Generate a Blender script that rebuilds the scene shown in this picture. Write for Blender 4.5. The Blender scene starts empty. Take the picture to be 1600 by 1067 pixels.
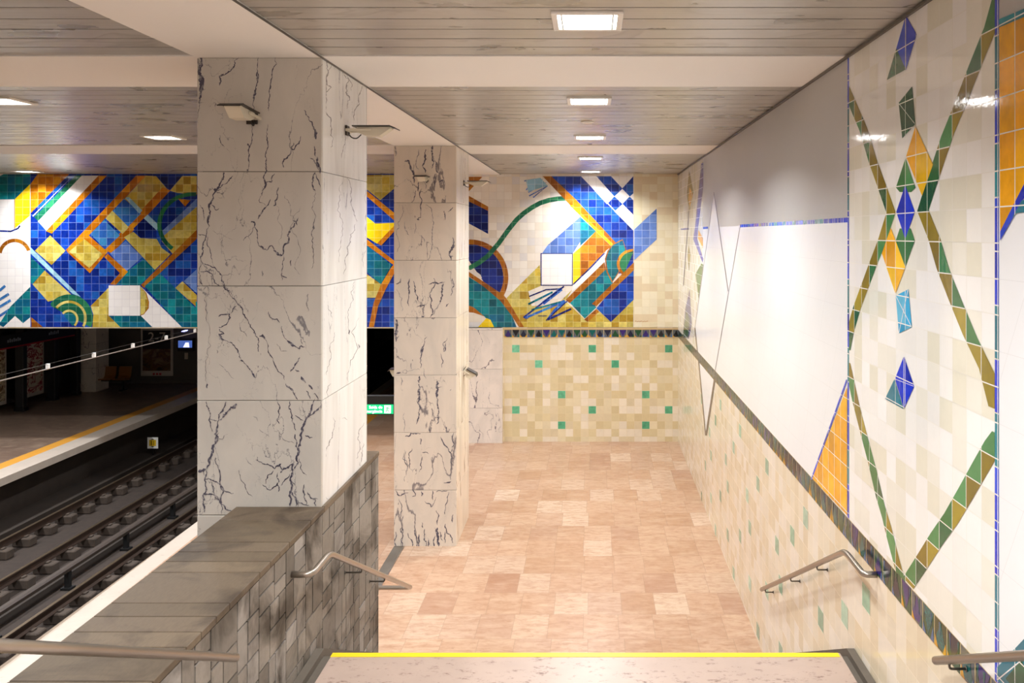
import bpy, math, random
from mathutils import Vector
random.seed(7)
S = bpy.context.scene
C = S.collection
D = 2.3               # camera to right wall, metres: the unit everything was measured in
F = 1340.0            # focal length in pixels of a 1600 px wide frame
VX, VY = 925.0, 366.0
EYE = 2.43 * D        # eye height above the platform
TS = 0.0885 * D       # wall tile size

# ------------------------------------------------------------ camera, world, exposure
cam = bpy.data.cameras.new('camera'); cam_o = bpy.data.objects.new('camera', cam); C.objects.link(cam_o)
cam_o.location = (0, 0, EYE); cam_o.rotation_euler = (math.pi/2, 0, 0)
cam.sensor_width = 36; cam.lens = 36*F/1600
cam.shift_x = -(VX-800)/1600; cam.shift_y = (VY-533.5)/1600
cam.clip_start = .05; cam.clip_end = 200
S.camera = cam_o
w = bpy.data.worlds.new('world'); S.world = w; w.use_nodes = True
w.node_tree.nodes['Background'].inputs[0].default_value = (.9, .95, 1, 1)
w.node_tree.nodes['Background'].inputs[1].default_value = 0.02
S.view_settings.view_transform = 'Standard'; S.view_settings.look = 'None'
S.view_settings.gamma = 1; S.view_settings.use_curve_mapping = False
S.view_settings.exposure = 1.12
LAMP_W = 44.0; LAMP_REAR_W = 62.0; LAMP_LEFT_W = 46.0; LAMP_SPREAD = math.radians(143)

# ------------------------------------------------------------ key measures
XR = D; XP0, XP1 = -1.547*D, -1.06*D        # right wall; pillar left and right face
YB = 9.93*D; YBB = 10.27*D                  # back wall front / rear face
ZC = EYE + .70*D                            # ceiling
ZM = EYE - 1.088*D                          # underside of the mural wall
XE = -3.34*D; XO = -5.88*D; XW = -8.4*D     # near platform edge, opposite platform edge, far left wall
ZF0 = EYE - 2.455*D; ZF1 = EYE - 2.40*D     # platform floor (rises a little to the back)
ZO = EYE - 2.43*D; ZR = EYE - 2.83*D; ZT = EYE - 2.98*D
YN = -1.6*D
YS = 4.96*D                                 # foot of the lower flight
ZL = EYE - 1.586*D; YL = 3.25*D             # landing
XPR = -1.05*D; YPE = 4.22*D; ZP = EYE - 1.066*D   # parapet right face, far end, top
def zf(y):
    t = min(1, max(0, (y-YS)/(YB-YS))); return ZF0 + (ZF1-ZF0)*t

# ------------------------------------------------------------ node helpers
def rgb(h, k=1.0):
    h = h.lstrip('#'); o = []
    for i in (0, 2, 4):
        c = int(h[i:i+2], 16)/255
        o.append(min(1, (c/12.92 if c <= .04045 else ((c+.055)/1.055)**2.4)*k))
    return (*o, 1)
class N:
    def __init__(s, name, rough=.5, metal=0, spec=.5, coat=0):
        s.m = bpy.data.materials.new(name); s.m.use_nodes = True; s.t = s.m.node_tree
        s.b = s.t.nodes['Principled BSDF']
        s.b.inputs['Roughness'].default_value = rough; s.b.inputs['Metallic'].default_value = metal
        s.b.inputs['Specular IOR Level'].default_value = spec; s.b.inputs['Coat Weight'].default_value = coat
        s.b.inputs['Coat Roughness'].default_value = .08
    def n(s, typ, **k):
        x = s.t.nodes.new(typ)
        for a, v in k.items(): setattr(x, a, v)
        return x
    def set(s, inp, v):
        if isinstance(v, bpy.types.NodeSocket): s.t.links.new(v, inp)
        else: inp.default_value = v
    def math(s, op, a, b=0.0, c=0.0):
        x = s.n('ShaderNodeMath', operation=op); s.set(x.inputs[0], a); s.set(x.inputs[1], b); s.set(x.inputs[2], c)
        return x.outputs[0]
    def vmath(s, op, a, b):
        x = s.n('ShaderNodeVectorMath', operation=op); s.set(x.inputs[0], a); s.set(x.inputs[1], b); return x.outputs[0]
    def pos(s): 
        if not hasattr(s, '_p'): s._p = s.n('ShaderNodeNewGeometry').outputs['Position']
        return s._p
    def xyz(s, v=None):
        x = s.n('ShaderNodeSeparateXYZ'); s.set(x.inputs[0], v or s.pos()); return x.outputs
    def comb(s, a, b, c=0.0):
        x = s.n('ShaderNodeCombineXYZ'); s.set(x.inputs[0], a); s.set(x.inputs[1], b); s.set(x.inputs[2], c); return x.outputs[0]
    def noise(s, vec, scale, detail=3, rough=.5, dist=0.0):
        x = s.n('ShaderNodeTexNoise'); s.set(x.inputs['Vector'], vec); x.inputs['Scale'].default_value = scale
        x.inputs['Detail'].default_value = detail; x.inputs['Roughness'].default_value = rough
        x.inputs['Distortion'].default_value = dist; return x.outputs[0]
    def white(s, vec):
        x = s.n('ShaderNodeTexWhiteNoise'); s.set(x.inputs['Vector'], vec); return x.outputs
    def ramp(s, v, stops, interp='LINEAR'):
        x = s.n('ShaderNodeValToRGB'); x.color_ramp.interpolation = interp; e = x.color_ramp.elements
        while len(e) < len(stops): e.new(.5)
        for q, (p, c) in zip(e, stops): q.position = p; q.color = c
        s.set(x.inputs[0], v); return x.outputs[0]
    def mix(s, f, a, b, mode='MIX'):
        x = s.n('ShaderNodeMix', data_type='RGBA', blend_type=mode); s.set(x.inputs[0], f); s.set(x.inputs[6], a); s.set(x.inputs[7], b)
        return x.outputs[2]
    def color(s, v): s.set(s.b.inputs['Base Color'], v); return s
    def bump(s, h, strength=.3, dist=.01):
        x = s.n('ShaderNodeBump'); x.inputs['Strength'].default_value = strength; x.inputs['Distance'].default_value = dist
        s.set(x.inputs['Height'], h); s.set(s.b.inputs['Normal'], x.outputs[0]); return s
G = lambda v: (v, v, v, 1)

def plain(name, hexc, rough=.5, metal=0, vary=.12, sc=6, spec=.5, bump=0):
    m = N(name, rough, metal, spec); n = m.noise(m.pos(), sc, 5, .6)
    c = rgb(hexc); m.color(m.mix(n, tuple(x*(1-vary) for x in c[:3])+(1,), tuple(min(1, x*(1+vary)) for x in c[:3])+(1,)))
    if bump: m.bump(m.noise(m.pos(), sc*12, 3), bump, .004)
    return m.m
def emit(name, hexc, e):
    m = N(name, .5); m.color(rgb(hexc)); m.b.inputs['Emission Color'].default_value = rgb(hexc); m.b.inputs['Emission Strength'].default_value = e
    return m.m
def tile(name, axis, cols, u0, v0, grout='#ffffff', gk=.05, mott=.35, rough=.12, tone=.3, interp='CONSTANT', coat=.0, bumpy=.12):
    """square glazed tiles in the wall plane, one random tone per tile, mottled glaze, grout lines"""
    m = N(name, rough, 0, .5, coat); p = m.xyz(); h = p[0] if axis == 'x' else p[1]
    u = m.math('DIVIDE', m.math('SUBTRACT', h, u0), TS); v = m.math('DIVIDE', m.math('SUBTRACT', p[2], v0), TS)
    cell = m.comb(m.math('FLOOR', u), m.math('FLOOR', v)); r = m.white(cell)[0]
    k = len(cols)
    base = m.ramp(r, [(i/k if interp == 'CONSTANT' else i/max(1, k-1), rgb(c)) for i, c in enumerate(cols)], interp) if k > 1 else rgb(cols[0])
    off = m.vmath('ADD', m.pos(), m.vmath('SCALE', m.white(cell)[1], (0, 0, 0)))
    n1 = m.noise(m.vmath('ADD', m.pos(), m.white(cell)[1]), 9, 4, .6)
    shade = m.math('MULTIPLY_ADD', n1, mott*2, 1-mott)
    shade = m.math('MULTIPLY', shade, m.math('MULTIPLY_ADD', m.white(m.vmath('ADD', cell, (7.3, 2.1, 0)))[0], tone, 1-tone/2))
    sc = m.n('ShaderNodeVectorMath', operation='SCALE'); m.set(sc.inputs[0], base); m.set(sc.inputs[3], shade)
    fu = m.math('ABSOLUTE', m.math('SUBTRACT', m.math('FRACT', u), .5)); fv = m.math('ABSOLUTE', m.math('SUBTRACT', m.math('FRACT', v), .5))
    g = m.math('GREATER_THAN', m.math('MAXIMUM', fu, fv), .5-gk/2)
    m.color(m.mix(g, sc.outputs[0], rgb(grout)))
    m.set(m.b.inputs['Roughness'], m.math('MULTIPLY_ADD', g, .4, rough))
    hgt = m.math('ADD', m.math('MULTIPLY', g, -.6), m.math('MULTIPLY', m.noise(m.pos(), 22, 2), .5))
    m.bump(hgt, bumpy, .004)
    return m.m
def marble(name, warm='#e4dfd8', vein='#4a4a58', zs=.6, seed=0, amount=1.0, zj=1.03, z0=0.0, streak=0.0):
    m = N(name, .22, 0, .4); p = m.xyz()
    slab = m.white(m.comb(m.math('FLOOR', m.math('DIVIDE', m.math('SUBTRACT', p[2], z0), zj)), seed*3.1, 1.7))[1]
    sl = m.n('ShaderNodeVectorMath', operation='SCALE'); m.set(sl.inputs[0], slab); sl.inputs[3].default_value = 30
    q = m.vmath('ADD', m.vmath('MULTIPLY', m.pos(), (1, 1, zs)), sl.outputs[0])
    warp = m.n('ShaderNodeTexNoise'); m.set(warp.inputs['Vector'], q); warp.inputs['Scale'].default_value = 7; warp.inputs['Detail'].default_value = 6; warp.inputs['Roughness'].default_value = .65
    ws = m.n('ShaderNodeVectorMath', operation='SCALE'); m.set(ws.inputs[0], m.vmath('SUBTRACT', warp.outputs[1], (.5, .5, .5))); ws.inputs[3].default_value = .16
    q2 = m.vmath('ADD', q, ws.outputs[0])
    n1 = m.noise(q2, 1.15, 2, .5, .4)
    wmask = m.noise(q, 2.4, 2, .5)
    width = m.math('MAXIMUM', m.math('MULTIPLY', m.math('SUBTRACT', wmask, .42), .085*amount), .0)
    v1 = m.math('SMOOTH_MIN', 1.0, m.math('DIVIDE', m.math('ABSOLUTE', m.math('SUBTRACT', n1, .5)), m.math('ADD', width, .0004)), .0)
    n2 = m.noise(m.vmath('ADD', q2, (5.2, 1.3, 8.1)), 2.3, 3, .55, .5)
    wm2 = m.math('MAXIMUM', m.math('MULTIPLY', m.math('SUBTRACT', m.noise(m.vmath('ADD', q, (3, 9, 4)), 1.9, 2), .5), .09*amount), 0.0)
    v2 = m.math('SMOOTH_MIN', 1.0, m.math('DIVIDE', m.math('ABSOLUTE', m.math('SUBTRACT', n2, .5)), m.math('ADD', wm2, .0003)), .0)
    v = m.math('MULTIPLY', m.math('POWER', v1, 2.0), m.math('POWER', v2, 1.5))
    cloud = m.noise(q, 1.6, 4, .6, 1.0)
    b = m.mix(m.math('MULTIPLY', m.math('SUBTRACT', cloud, .35), 1.3), rgb(warm), rgb('#b4aea6'))
    if streak:
        st = m.noise(m.vmath('MULTIPLY', m.pos(), (14, 14, .35)), 1.2, 4, .6)
        b = m.mix(m.math('MULTIPLY', m.math('MAXIMUM', m.math('SUBTRACT', st, .52), 0.0), streak*4), b, rgb('#a8835c'))
    m.color(m.mix(v, rgb(vein), b))
    return m.m

# ------------------------------------------------------------ mesh helpers
class MB:
    def __init__(s): s.v = []; s.f = []; s.mi = []; s.tint = []; s.smooth = []
    def face(s, pts, mi=0, tint=.5, smooth=False):
        b = len(s.v); s.v += [tuple(p) for p in pts]; s.f.append(tuple(range(b, b+len(pts)))); s.mi.append(mi); s.tint.append(tint); s.smooth.append(smooth)
    def box(s, x0, x1, y0, y1, z0, z1, mi=0, tint=.5, bev=0.0):
        if bev: return s.bbox(x0, x1, y0, y1, z0, z1, mi, tint, bev)
        b = len(s.v); s.v += [(x, y, z) for z in (z0, z1) for y in (y0, y1) for x in (x0, x1)]
        for f in ((0,2,3,1),(4,5,7,6),(0,1,5,4),(2,6,7,3),(0,4,6,2),(1,3,7,5)):
            s.f.append(tuple(b+i for i in f)); s.mi.append(mi); s.tint.append(tint); s.smooth.append(False)
    def bbox(s, x0, x1, y0, y1, z0, z1, mi, tint, e):
        # chamfered box: 24 vertices
        import itertools
        idx = {}
        b = len(s.v)
        for sx, sy, sz in itertools.product((0, 1), repeat=3):
            X = (x0, x1)[sx]; Y = (y0, y1)[sy]; Z = (z0, z1)[sz]
            ix = X+e*(1-2*sx); iy = Y+e*(1-2*sy); iz = Z+e*(1-2*sz)
            idx[sx, sy, sz, 'x'] = len(s.v); s.v.append((X, iy, iz))
            idx[sx, sy, sz, 'y'] = len(s.v); s.v.append((ix, Y, iz))
            idx[sx, sy, sz, 'z'] = len(s.v); s.v.append((ix, iy, Z))
        def add(f): s.f.append(tuple(f)); s.mi.append(mi); s.tint.append(tint); s.smooth.append(False)
        cyc = [(0,0),(1,0),(1,1),(0,1)]
        for k in (0, 1):
            for ax in 'xyz':
                c = cyc if (k == 1) else cyc[::-1]
                if ax == 'x': add([idx[k, a, d, 'x'] for a, d in c])
                if ax == 'y': add([idx[a, k, d, 'y'] for a, d in c[::-1]])
                if ax == 'z': add([idx[a, d, k, 'z'] for a, d in c])
        for a in (0, 1):
            for d in (0, 1):
                add([idx[0,a,d,'y'], idx[1,a,d,'y'], idx[1,a,d,'z'], idx[0,a,d,'z']])
                add([idx[a,0,d,'x'], idx[a,1,d,'x'], idx[a,1,d,'z'], idx[a,0,d,'z']])
                add([idx[a,d,0,'x'], idx[a,d,1,'x'], idx[a,d,1,'y'], idx[a,d,0,'y']])
        for q in itertools.product((0, 1), repeat=3): add([idx[(*q, 'x')], idx[(*q, 'y')], idx[(*q, 'z')]])
    def tube(s, pts, r, seg=16, mi=0, cap=True):
        pts = [Vector(p) for p in pts]; rings = []
        up = Vector((0, 0, 1))
        for i, p in enumerate(pts):
            a = (p-pts[i-1]).normalized() if i else (pts[1]-p).normalized()
            c = (pts[i+1]-p).normalized() if i < len(pts)-1 else a
            t = (a+c).normalized()
            u = up if abs(t.dot(up)) < .95 else Vector((0, 1, 0))
            sx = t.cross(u).normalized(); sy = sx.cross(t).normalized()
            k = 1/max(.5, math.sqrt(max(.1, (1+a.dot(c))/2)))
            b = len(s.v)
            for j in range(seg):
                an = 2*math.pi*j/seg; s.v.append(tuple(p+(sx*math.cos(an)+sy*math.sin(an))*r))
            rings.append(b)
        for r0, r1 in zip(rings, rings[1:]):
            for j in range(seg):
                k = (j+1) % seg; s.f.append((r0+j, r0+k, r1+k, r1+j)); s.mi.append(mi); s.tint.append(.5); s.smooth.append(True)
        if cap:
            s.f.append(tuple(rings[0]+j for j in range(seg))[::-1]); s.mi.append(mi); s.tint.append(.5); s.smooth.append(False)
            s.f.append(tuple(rings[-1]+j for j in range(seg))); s.mi.append(mi); s.tint.append(.5); s.smooth.append(False)
    def prism(s, prof, x0, x1, mi=0):            # profile in (y,z) extruded along x
        n = len(prof); b = len(s.v)
        s.v += [(x0, y, z) for y, z in prof]+[(x1, y, z) for y, z in prof]
        fs = [tuple(b+i for i in range(n)), tuple(b+n+i for i in range(n))[::-1]]+[(b+i, b+n+i, b+n+(i+1) % n, b+(i+1) % n) for i in range(n)]
        for f in fs: s.f.append(f); s.mi.append(mi); s.tint.append(.5); s.smooth.append(False)
    def prism_y(s, prof, y0, y1, mi=0):          # profile in (x,z) extruded along y
        n = len(prof); b = len(s.v)
        s.v += [(x, y0, z) for x, z in prof]+[(x, y1, z) for x, z in prof]
        fs = [tuple(b+i for i in range(n)), tuple(b+n+i for i in range(n))[::-1]]+[(b+i, b+n+i, b+n+(i+1) % n, b+(i+1) % n) for i in range(n)]
        for f in fs: s.f.append(f); s.mi.append(mi); s.tint.append(.5); s.smooth.append(False)
    def build(s, name, mats, parent=None, off=None):
        me = bpy.data.meshes.new(name); o = Vector(off) if off else Vector()
        me.from_pydata([tuple(Vector(v)-o) for v in s.v], [], s.f)
        if not isinstance(mats, (list, tuple)): mats = [mats]
        for m in mats: me.materials.append(m)
        me.polygons.foreach_set('material_index', s.mi); me.polygons.foreach_set('use_smooth', s.smooth)
        if len(set(s.tint)) > 1:
            a = me.attributes.new('tint', 'FLOAT', 'FACE'); a.data.foreach_set('value', s.tint)
        me.update(); ob = bpy.data.objects.new(name, me); C.objects.link(ob)
        if parent: ob.parent = parent
        elif off: ob.location = off
        return ob
def fillet(pts, r, n=6):
    pts = [Vector(p) for p in pts]; out = [pts[0]]
    for a, b, c in zip(pts, pts[1:], pts[2:]):
        rr = min(r, (a-b).length*.49, (c-b).length*.49); p = b+(a-b).normalized()*rr; q = b+(c-b).normalized()*rr
        for i in range(n+1):
            t = i/n; out.append(p*(1-t)**2+b*2*t*(1-t)+q*t*t)
    out.append(pts[-1]); return out
def thing(name, label, cat, loc=(0, 0, 0), group=None, rz=0):
    o = bpy.data.objects.new(name, None); C.objects.link(o); o.location = loc; o.rotation_euler = (0, 0, rz)
    o.empty_display_size = .1; o['label'] = label; o['category'] = cat
    if group: o['group'] = group
    return o
def tag(o, label, cat, group=None):
    o['label'] = label; o['category'] = cat
    if group: o['group'] = group
    return o
def struct(name, mb, m):
    o = mb.build(name, m); o['kind'] = 'structure'; return o
def copy_thing(r, loc, label=None, rz=None):
    c = r.copy(); C.objects.link(c); c.location = loc
    if rz is not None: c.rotation_euler = (0, 0, rz)
    if label: c['label'] = label
    for ch in list(r.children):
        d = ch.copy(); C.objects.link(d); d.parent = c
        for g in list(ch.children):
            e = g.copy(); C.objects.link(e); e.parent = d
    return c
def text(name, body, size, mat, parent, loc, rot=(math.pi/2, 0, 0), align='CENTER', ext=.001):
    cu = bpy.data.curves.new(name, 'FONT'); cu.body = body; cu.size = size; cu.align_x = align; cu.align_y = 'CENTER'; cu.extrude = ext
    t = bpy.data.objects.new(name, cu); C.objects.link(t)
    dg = bpy.context.evaluated_depsgraph_get(); dg.update(); me = bpy.data.meshes.new_from_object(t.evaluated_get(dg))
    bpy.data.objects.remove(t); me.name = name
    me.materials.clear(); me.materials.append(mat); o = bpy.data.objects.new(name, me); C.objects.link(o)
    o.parent = parent; o.location = loc; o.rotation_euler = rot; return o

# ------------------------------------------------------------ materials
AX, AZ = -.926*D, EYE+.578*D                 # grid anchors on the back wall
AY, AZR = 2.725*D, EYE+.067*D                # and on the right wall
BZ0, BZ1 = EYE-1.192*D, EYE-1.104*D          # border band
M = {}
M['blue'] = tile('glazed_blue', 'x', ['#123090', '#0c2478', '#1a46ac', '#0e2c84', '#1c55a8'], AX, AZ, '#6f86c8', .035, .6, tone=.45)
M['dblue'] = tile('glazed_dark_blue', 'x', ['#0c1c66', '#122a80', '#0a1858'], AX, AZ, '#566fb4', .035, .4)
M['mblue'] = tile('glazed_mid_blue', 'x', ['#2f64b4', '#3a78b8', '#2b56ac', '#3f8ac0'], AX, AZ, '#8fb0dc', .035, .4)
M['lblue'] = tile('glazed_pale_blue', 'x', ['#8fbcd2', '#9cc8dc'], AX, AZ, '#d6e6ee', .035, .2)
M['gblue'] = tile('glazed_grey_blue', 'x', ['#5f7fc2', '#6a8aca', '#5574bc'], AX, AZ, '#b6c6e6', .035, .25)
M['teal'] = tile('glazed_teal', 'x', ['#0d6c78', '#0a5a68', '#128088', '#0e5f80'], AX, AZ, '#5fa8ac', .035, .55, tone=.45)
M['ochre'] = tile('glazed_ochre', 'x', ['#c2ae50', '#bda440', '#cdbe6c', '#a8882c', '#c6b660'], AX, AZ, '#ddd28e', .03, .5, tone=.35)
M['yellow'] = tile('glazed_yellow', 'x', ['#e8c414', '#f0cc1c'], AX, AZ, '#e8da7a', .03, .15)
M['orange'] = tile('glazed_orange', 'x', ['#c47812', '#b4660e', '#d08a18', '#a45a0c'], AX, AZ, '#dcae62', .03, .5, tone=.35)
M['brown'] = tile('glazed_brown', 'x', ['#9c5c14', '#8a4c10', '#a86a18'], AX, AZ, '#c89a5a', .03, .3)
M['green'] = tile('glazed_green', 'x', ['#1f6c4c', '#185a42', '#2a7a50'], AX, AZ, '#6aa080', .03, .35)
M['cream'] = tile('glazed_cream_white', 'x', ['#e6ddd0', '#e0d6c6', '#ebe5da', '#d9d4d0', '#e3dcd2'], AX, AZ, '#cfc4b4', .03, .05, tone=.08)
M['lit'] = tile('glazed_white', 'x', ['#f2eeea', '#eeeae6'], AX, AZ, '#c9c2c6', .025, .03, tone=.03)
M['beigeb'] = tile('beige_checker_back', 'x', ['#d9c9a0', '#e0d2b0', '#dacaa8', '#e6dac4', '#d4c298'], AX, BZ0, '#d8c69e', .03, .08, tone=.1, rough=.2)
M['beiget'] = tile('pale_beige_checker', 'x', ['#e2d6b4', '#e8dec2', '#dccaa8', '#e6dcc0'], AX, AZ, '#d8c8a0', .03, .05, tone=.06, rough=.2)
M['beiger'] = tile('beige_checker_side', 'y', ['#dfd2b6', '#e6dcc8', '#dccdb0', '#e9e0d0', '#e2d7c0'], AY, BZ0, '#e0d2ba', .02, .06, tone=.07, rough=.16)
M['paler'] = tile('pale_checker_side', 'y', ['#e6e2cf', '#f2f0ea', '#ece9dc', '#f6f4f0', '#f4f2ec'], AY, AZR, '#dcd8cc', .02, .03, tone=.04, rough=.07, bumpy=.25)
for nm, c, k in (('r_blue', ['#1236cc', '#0c2cb4', '#1a48d8'], .25), ('r_green', ['#3f8046', '#34703c', '#4a8a50'], .2), ('r_olive', ['#8f7c1c', '#a08c26', '#84701a'], .2),
                 ('r_yellow', ['#f4b414', '#f8c41e', '#eca80e'], .25), ('r_orange', ['#f0a800', '#f4b000', '#e8a002'], .3), ('r_cyan', ['#2aa6d6', '#5cbadd', '#1c94cc'], .3),
                 ('r_teal', ['#16788c', '#127084', '#1c8494'], .3), ('r_dgreen', ['#285a38', '#2a6440'], .25), ('r_purple', ['#5058a8', '#4850a0'], .2)):
    M[nm] = tile('side_'+nm[2:]+'_glaze', 'y', c, AY, AZR, '#ece8de', .035, k, rough=.08, bumpy=.25)
def smooth_panel(name, c, k=.04, rough=.25):
    m = N(name, rough, 0, .4); p = m.xyz()
    n = m.noise(m.pos(), .9, 4, .6); a = rgb(c)
    base = m.mix(n, tuple(x*(1-k) for x in a[:3])+(1,), tuple(min(1, x*(1+k)) for x in a[:3])+(1,))
    # diamond-laid joints
    u = m.math('DIVIDE', m.math('ADD', p[1], m.math('MULTIPLY', p[2], .55)), .62); v = m.math('DIVIDE', m.math('SUBTRACT', p[2], AZR), TS*2)
    fu = m.math('ABSOLUTE', m.math('SUBTRACT', m.math('FRACT', u), .5)); fv = m.math('ABSOLUTE', m.math('SUBTRACT', m.math('FRACT', v), .5))
    g = m.math('GREATER_THAN', m.math('MAXIMUM', fu, fv), .497)
    m.color(m.mix(m.math('MULTIPLY', g, .3), base, rgb('#b8b4b0'))); m.bump(m.noise(m.pos(), 5, 2), .08, .01); return m.m
M['panel'] = smooth_panel('white_wall_panel', '#eeeeee'); M['grey'] = smooth_panel('grey_panel_and_shade', '#bcbab6', .05, .42)
M['marble'] = marble('veined_marble', z0=EYE-.0*D, amount=1.15)
M['marble_side'] = marble('veined_marble_side', '#ece9e4', '#8a8a90', zs=.22, seed=4, amount=.5)
M['marble_far'] = marble('veined_marble_warm', '#e2dad0', '#565060', zs=.38, seed=9, amount=1.1)
M['marble_far_side'] = marble('streaked_marble', '#ecdfcc', '#9a8878', zs=.12, seed=12, amount=.3, streak=.5)
def floor_mat(name, cols, tx, ty, joint, x0=0., rough=.3, vein='#94694c'):
    m = N(name, rough, 0, .4); p = m.xyz()
    v = m.math('DIVIDE', p[1], ty); row = m.math('FLOOR', v)
    u = m.math('ADD', m.math('DIVIDE', m.math('SUBTRACT', p[0], x0), tx), m.math('MULTIPLY', m.white(m.comb(row, 3.3))[0], .35))
    cell = m.comb(m.math('FLOOR', u), row); w_ = m.white(cell)
    base = m.ramp(w_[0], [(i/(len(cols)-1), rgb(c)) for i, c in enumerate(cols)])
    q = m.vmath('ADD', m.vmath('MULTIPLY', m.pos(), (1, 2.6, 1)), w_[1])
    n = m.noise(q, 5, 7, .7, .6); base = m.mix(m.math('MULTIPLY', m.math('MAXIMUM', m.math('SUBTRACT', n, .44), 0.0), 3.0), base, rgb(vein))
    n3 = m.noise(q, 14, 4, .7); base = m.mix(m.math('MULTIPLY', m.math('MAXIMUM', m.math('SUBTRACT', n3, .60), 0.0), 3.2), base, rgb('#6a4838'))
    n2 = m.noise(q, 2.2, 4, .6); base = m.mix(m.math('MULTIPLY', m.math('MAXIMUM', m.math('SUBTRACT', n2, .5), 0.0), 1.8), base, rgb('#c8b096'))
    fu = m.math('ABSOLUTE', m.math('SUBTRACT', m.math('FRACT', u), .5)); fv = m.math('ABSOLUTE', m.math('SUBTRACT', m.math('FRACT', v), .5))
    g = m.math('MAXIMUM', m.math('GREATER_THAN', fu, .4935), m.math('GREATER_THAN', fv, .495))
    m.color(m.mix(m.math('MULTIPLY', g, .5), base, rgb(joint))); return m.m
M['floor'] = floor_mat('pink_marble_floor', ['#a88468', '#b08e74', '#b8987e', '#ae8c72', '#c4ab94', '#a07a62'], .22*D, .325*D, '#7e6450')
M['floor_dark'] = floor_mat('brown_stone_floor', ['#8a7464', '#927c6c', '#806a5c'], .26*D, .26*D, '#4a3c34', vein='#6a5648')
def granite(name, c, dark, dsc=30, thr=.62, k=2.5):
    m = N(name, .35, 0, .4); n = m.noise(m.vmath('MULTIPLY', m.pos(), (1, 2, 1)), dsc, 5, .75); n2 = m.noise(m.pos(), 3, 4, .6)
    a = rgb(c); base = m.mix(n2, tuple(x*.86 for x in a[:3])+(1,), tuple(min(1, x*1.1) for x in a[:3])+(1,))
    m.color(m.mix(m.math('MINIMUM', m.math('MULTIPLY', m.math('MAXIMUM', m.math('SUBTRACT', n, thr), 0.0), k*4), 1.0), base, rgb(dark))); return m.m
M['landing'] = granite('speckled_landing_stone', '#b09a8c', '#6e5348', 9, .56, 2)
M['white_edge'] = granite('white_edge_stone', '#bdb0a2', '#9a8c7e', 9, .62)
M['coping'] = granite('grey_coping_stone', '#cdbfb0', '#6e6058', 20)
def ashlar(name, cols, stain):
    m = N(name, .55, 0, .3); at = m.n('ShaderNodeAttribute', attribute_name='tint').outputs['Fac']
    base = m.ramp(at, [(i/(len(cols)-1), rgb(c)) for i, c in enumerate(cols)])
    n = m.noise(m.pos(), 1.7, 5, .6, .6); base = m.mix(m.math('MULTIPLY', m.math('MAXIMUM', m.math('SUBTRACT', n, .46), 0.0), 5.5), base, rgb(stain))
    n2 = m.noise(m.vmath('MULTIPLY', m.pos(), (6, 1, 1)), 14, 6, .7)
    sc = m.n('ShaderNodeVectorMath', operation='SCALE'); m.set(sc.inputs[0], base); m.set(sc.inputs[3], m.math('MULTIPLY_ADD', n2, .6, .7))
    m.color(sc.outputs[0]); m.bump(n2, .15, .004); return m.m
M['ashlar'] = ashlar('grey_ashlar_stone', ['#7a7166', '#8f867b', '#665e54', '#9d958c'], '#3c352d')
M['cap'] = ashlar('dark_capping_stone', ['#675846', '#73634f', '#6b5c4b', '#605240'], '#463a2e')
M['joint'] = plain('dark_joint', '#2e2924', .9)
M['gutter'] = plain('stair_gutter_stone', '#5c5348', .6, vary=.25)
M['nosing'] = plain('yellow_nosing', '#f0cc10', .4, vary=.05)
M['steel'] = plain('brushed_steel', '#aaa094', .3, .9, .05, 3)
M['steel_dark'] = plain('worn_steel', '#6e6860', .4, .8)
def slat_mat():
    m = N('ceiling_slat_metal', .3, .25, .5); p = m.xyz()
    at = m.n('ShaderNodeAttribute', attribute_name='tint').outputs['Fac']; w_ = m.white(m.comb(at, m.math('FLOOR', m.math('DIVIDE', p[0], 6.0))))
    wo = m.n('ShaderNodeVectorMath', operation='SCALE'); m.set(wo.inputs[0], w_[1]); wo.inputs[3].default_value = 9
    q = m.vmath('ADD', m.vmath('MULTIPLY', m.pos(), (1, 1.6, 1)), wo.outputs[0]); n = m.noise(q, .9, 4, .5, .8); n2 = m.noise(m.vmath('MULTIPLY', m.pos(), (.6, 12, 1)), 1.5, 3)
    base = m.ramp(n, [(.36, rgb('#a8a298')), (.40, rgb('#bab5ab')), (.58, rgb('#c2bdb4')), (.60, rgb('#b0aaa0')), (.64, rgb('#c0bbb2'))])
    sc = m.n('ShaderNodeVectorMath', operation='SCALE'); m.set(sc.inputs[0], base); m.set(sc.inputs[3], m.math('MULTIPLY_ADD', n2, .16, .92))
    m.color(sc.outputs[0]); m.set(m.b.inputs['Roughness'], m.math('MULTIPLY_ADD', n, .2, .2)); m.bump(m.noise(m.vmath('MULTIPLY', m.pos(), (.5, 6, 1)), 2, 2), .25, .02); return m.m
M['slat'] = slat_mat(); M['gap'] = plain('ceiling_gap_dark', '#1c1916', .8)
M['plaster'] = plain('cream_painted_plaster', '#f7f4ee', .55, vary=.01, sc=1.5)
M['lampwhite'] = plain('white_lamp_frame', '#eeeae2', .4, vary=.02)
M['diff'] = emit('lit_diffuser', '#ffffff', 5.0); M['tube'] = emit('lit_tube', '#ffffff', 14.0)
M['louvre'] = plain('lamp_louvre', '#dce4dc', .3, .5)
M['cream_metal'] = plain('cream_lacquered_metal', '#d6ccb6', .4, vary=.05); M['visor'] = plain('dark_visor_metal', '#37302c', .4, .3)
M['glass'] = plain('lamp_glass', '#c8c4b4', .08, vary=.03); M['cable'] = plain('black_cable', '#1a1816', .5)
M['concrete'] = plain('dark_track_concrete', '#332a23', .8, vary=.4, sc=3, bump=.3); M['ballast'] = plain('dirty_track_bed', '#352b24', .9, vary=.6, sc=9, bump=.6)
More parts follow.
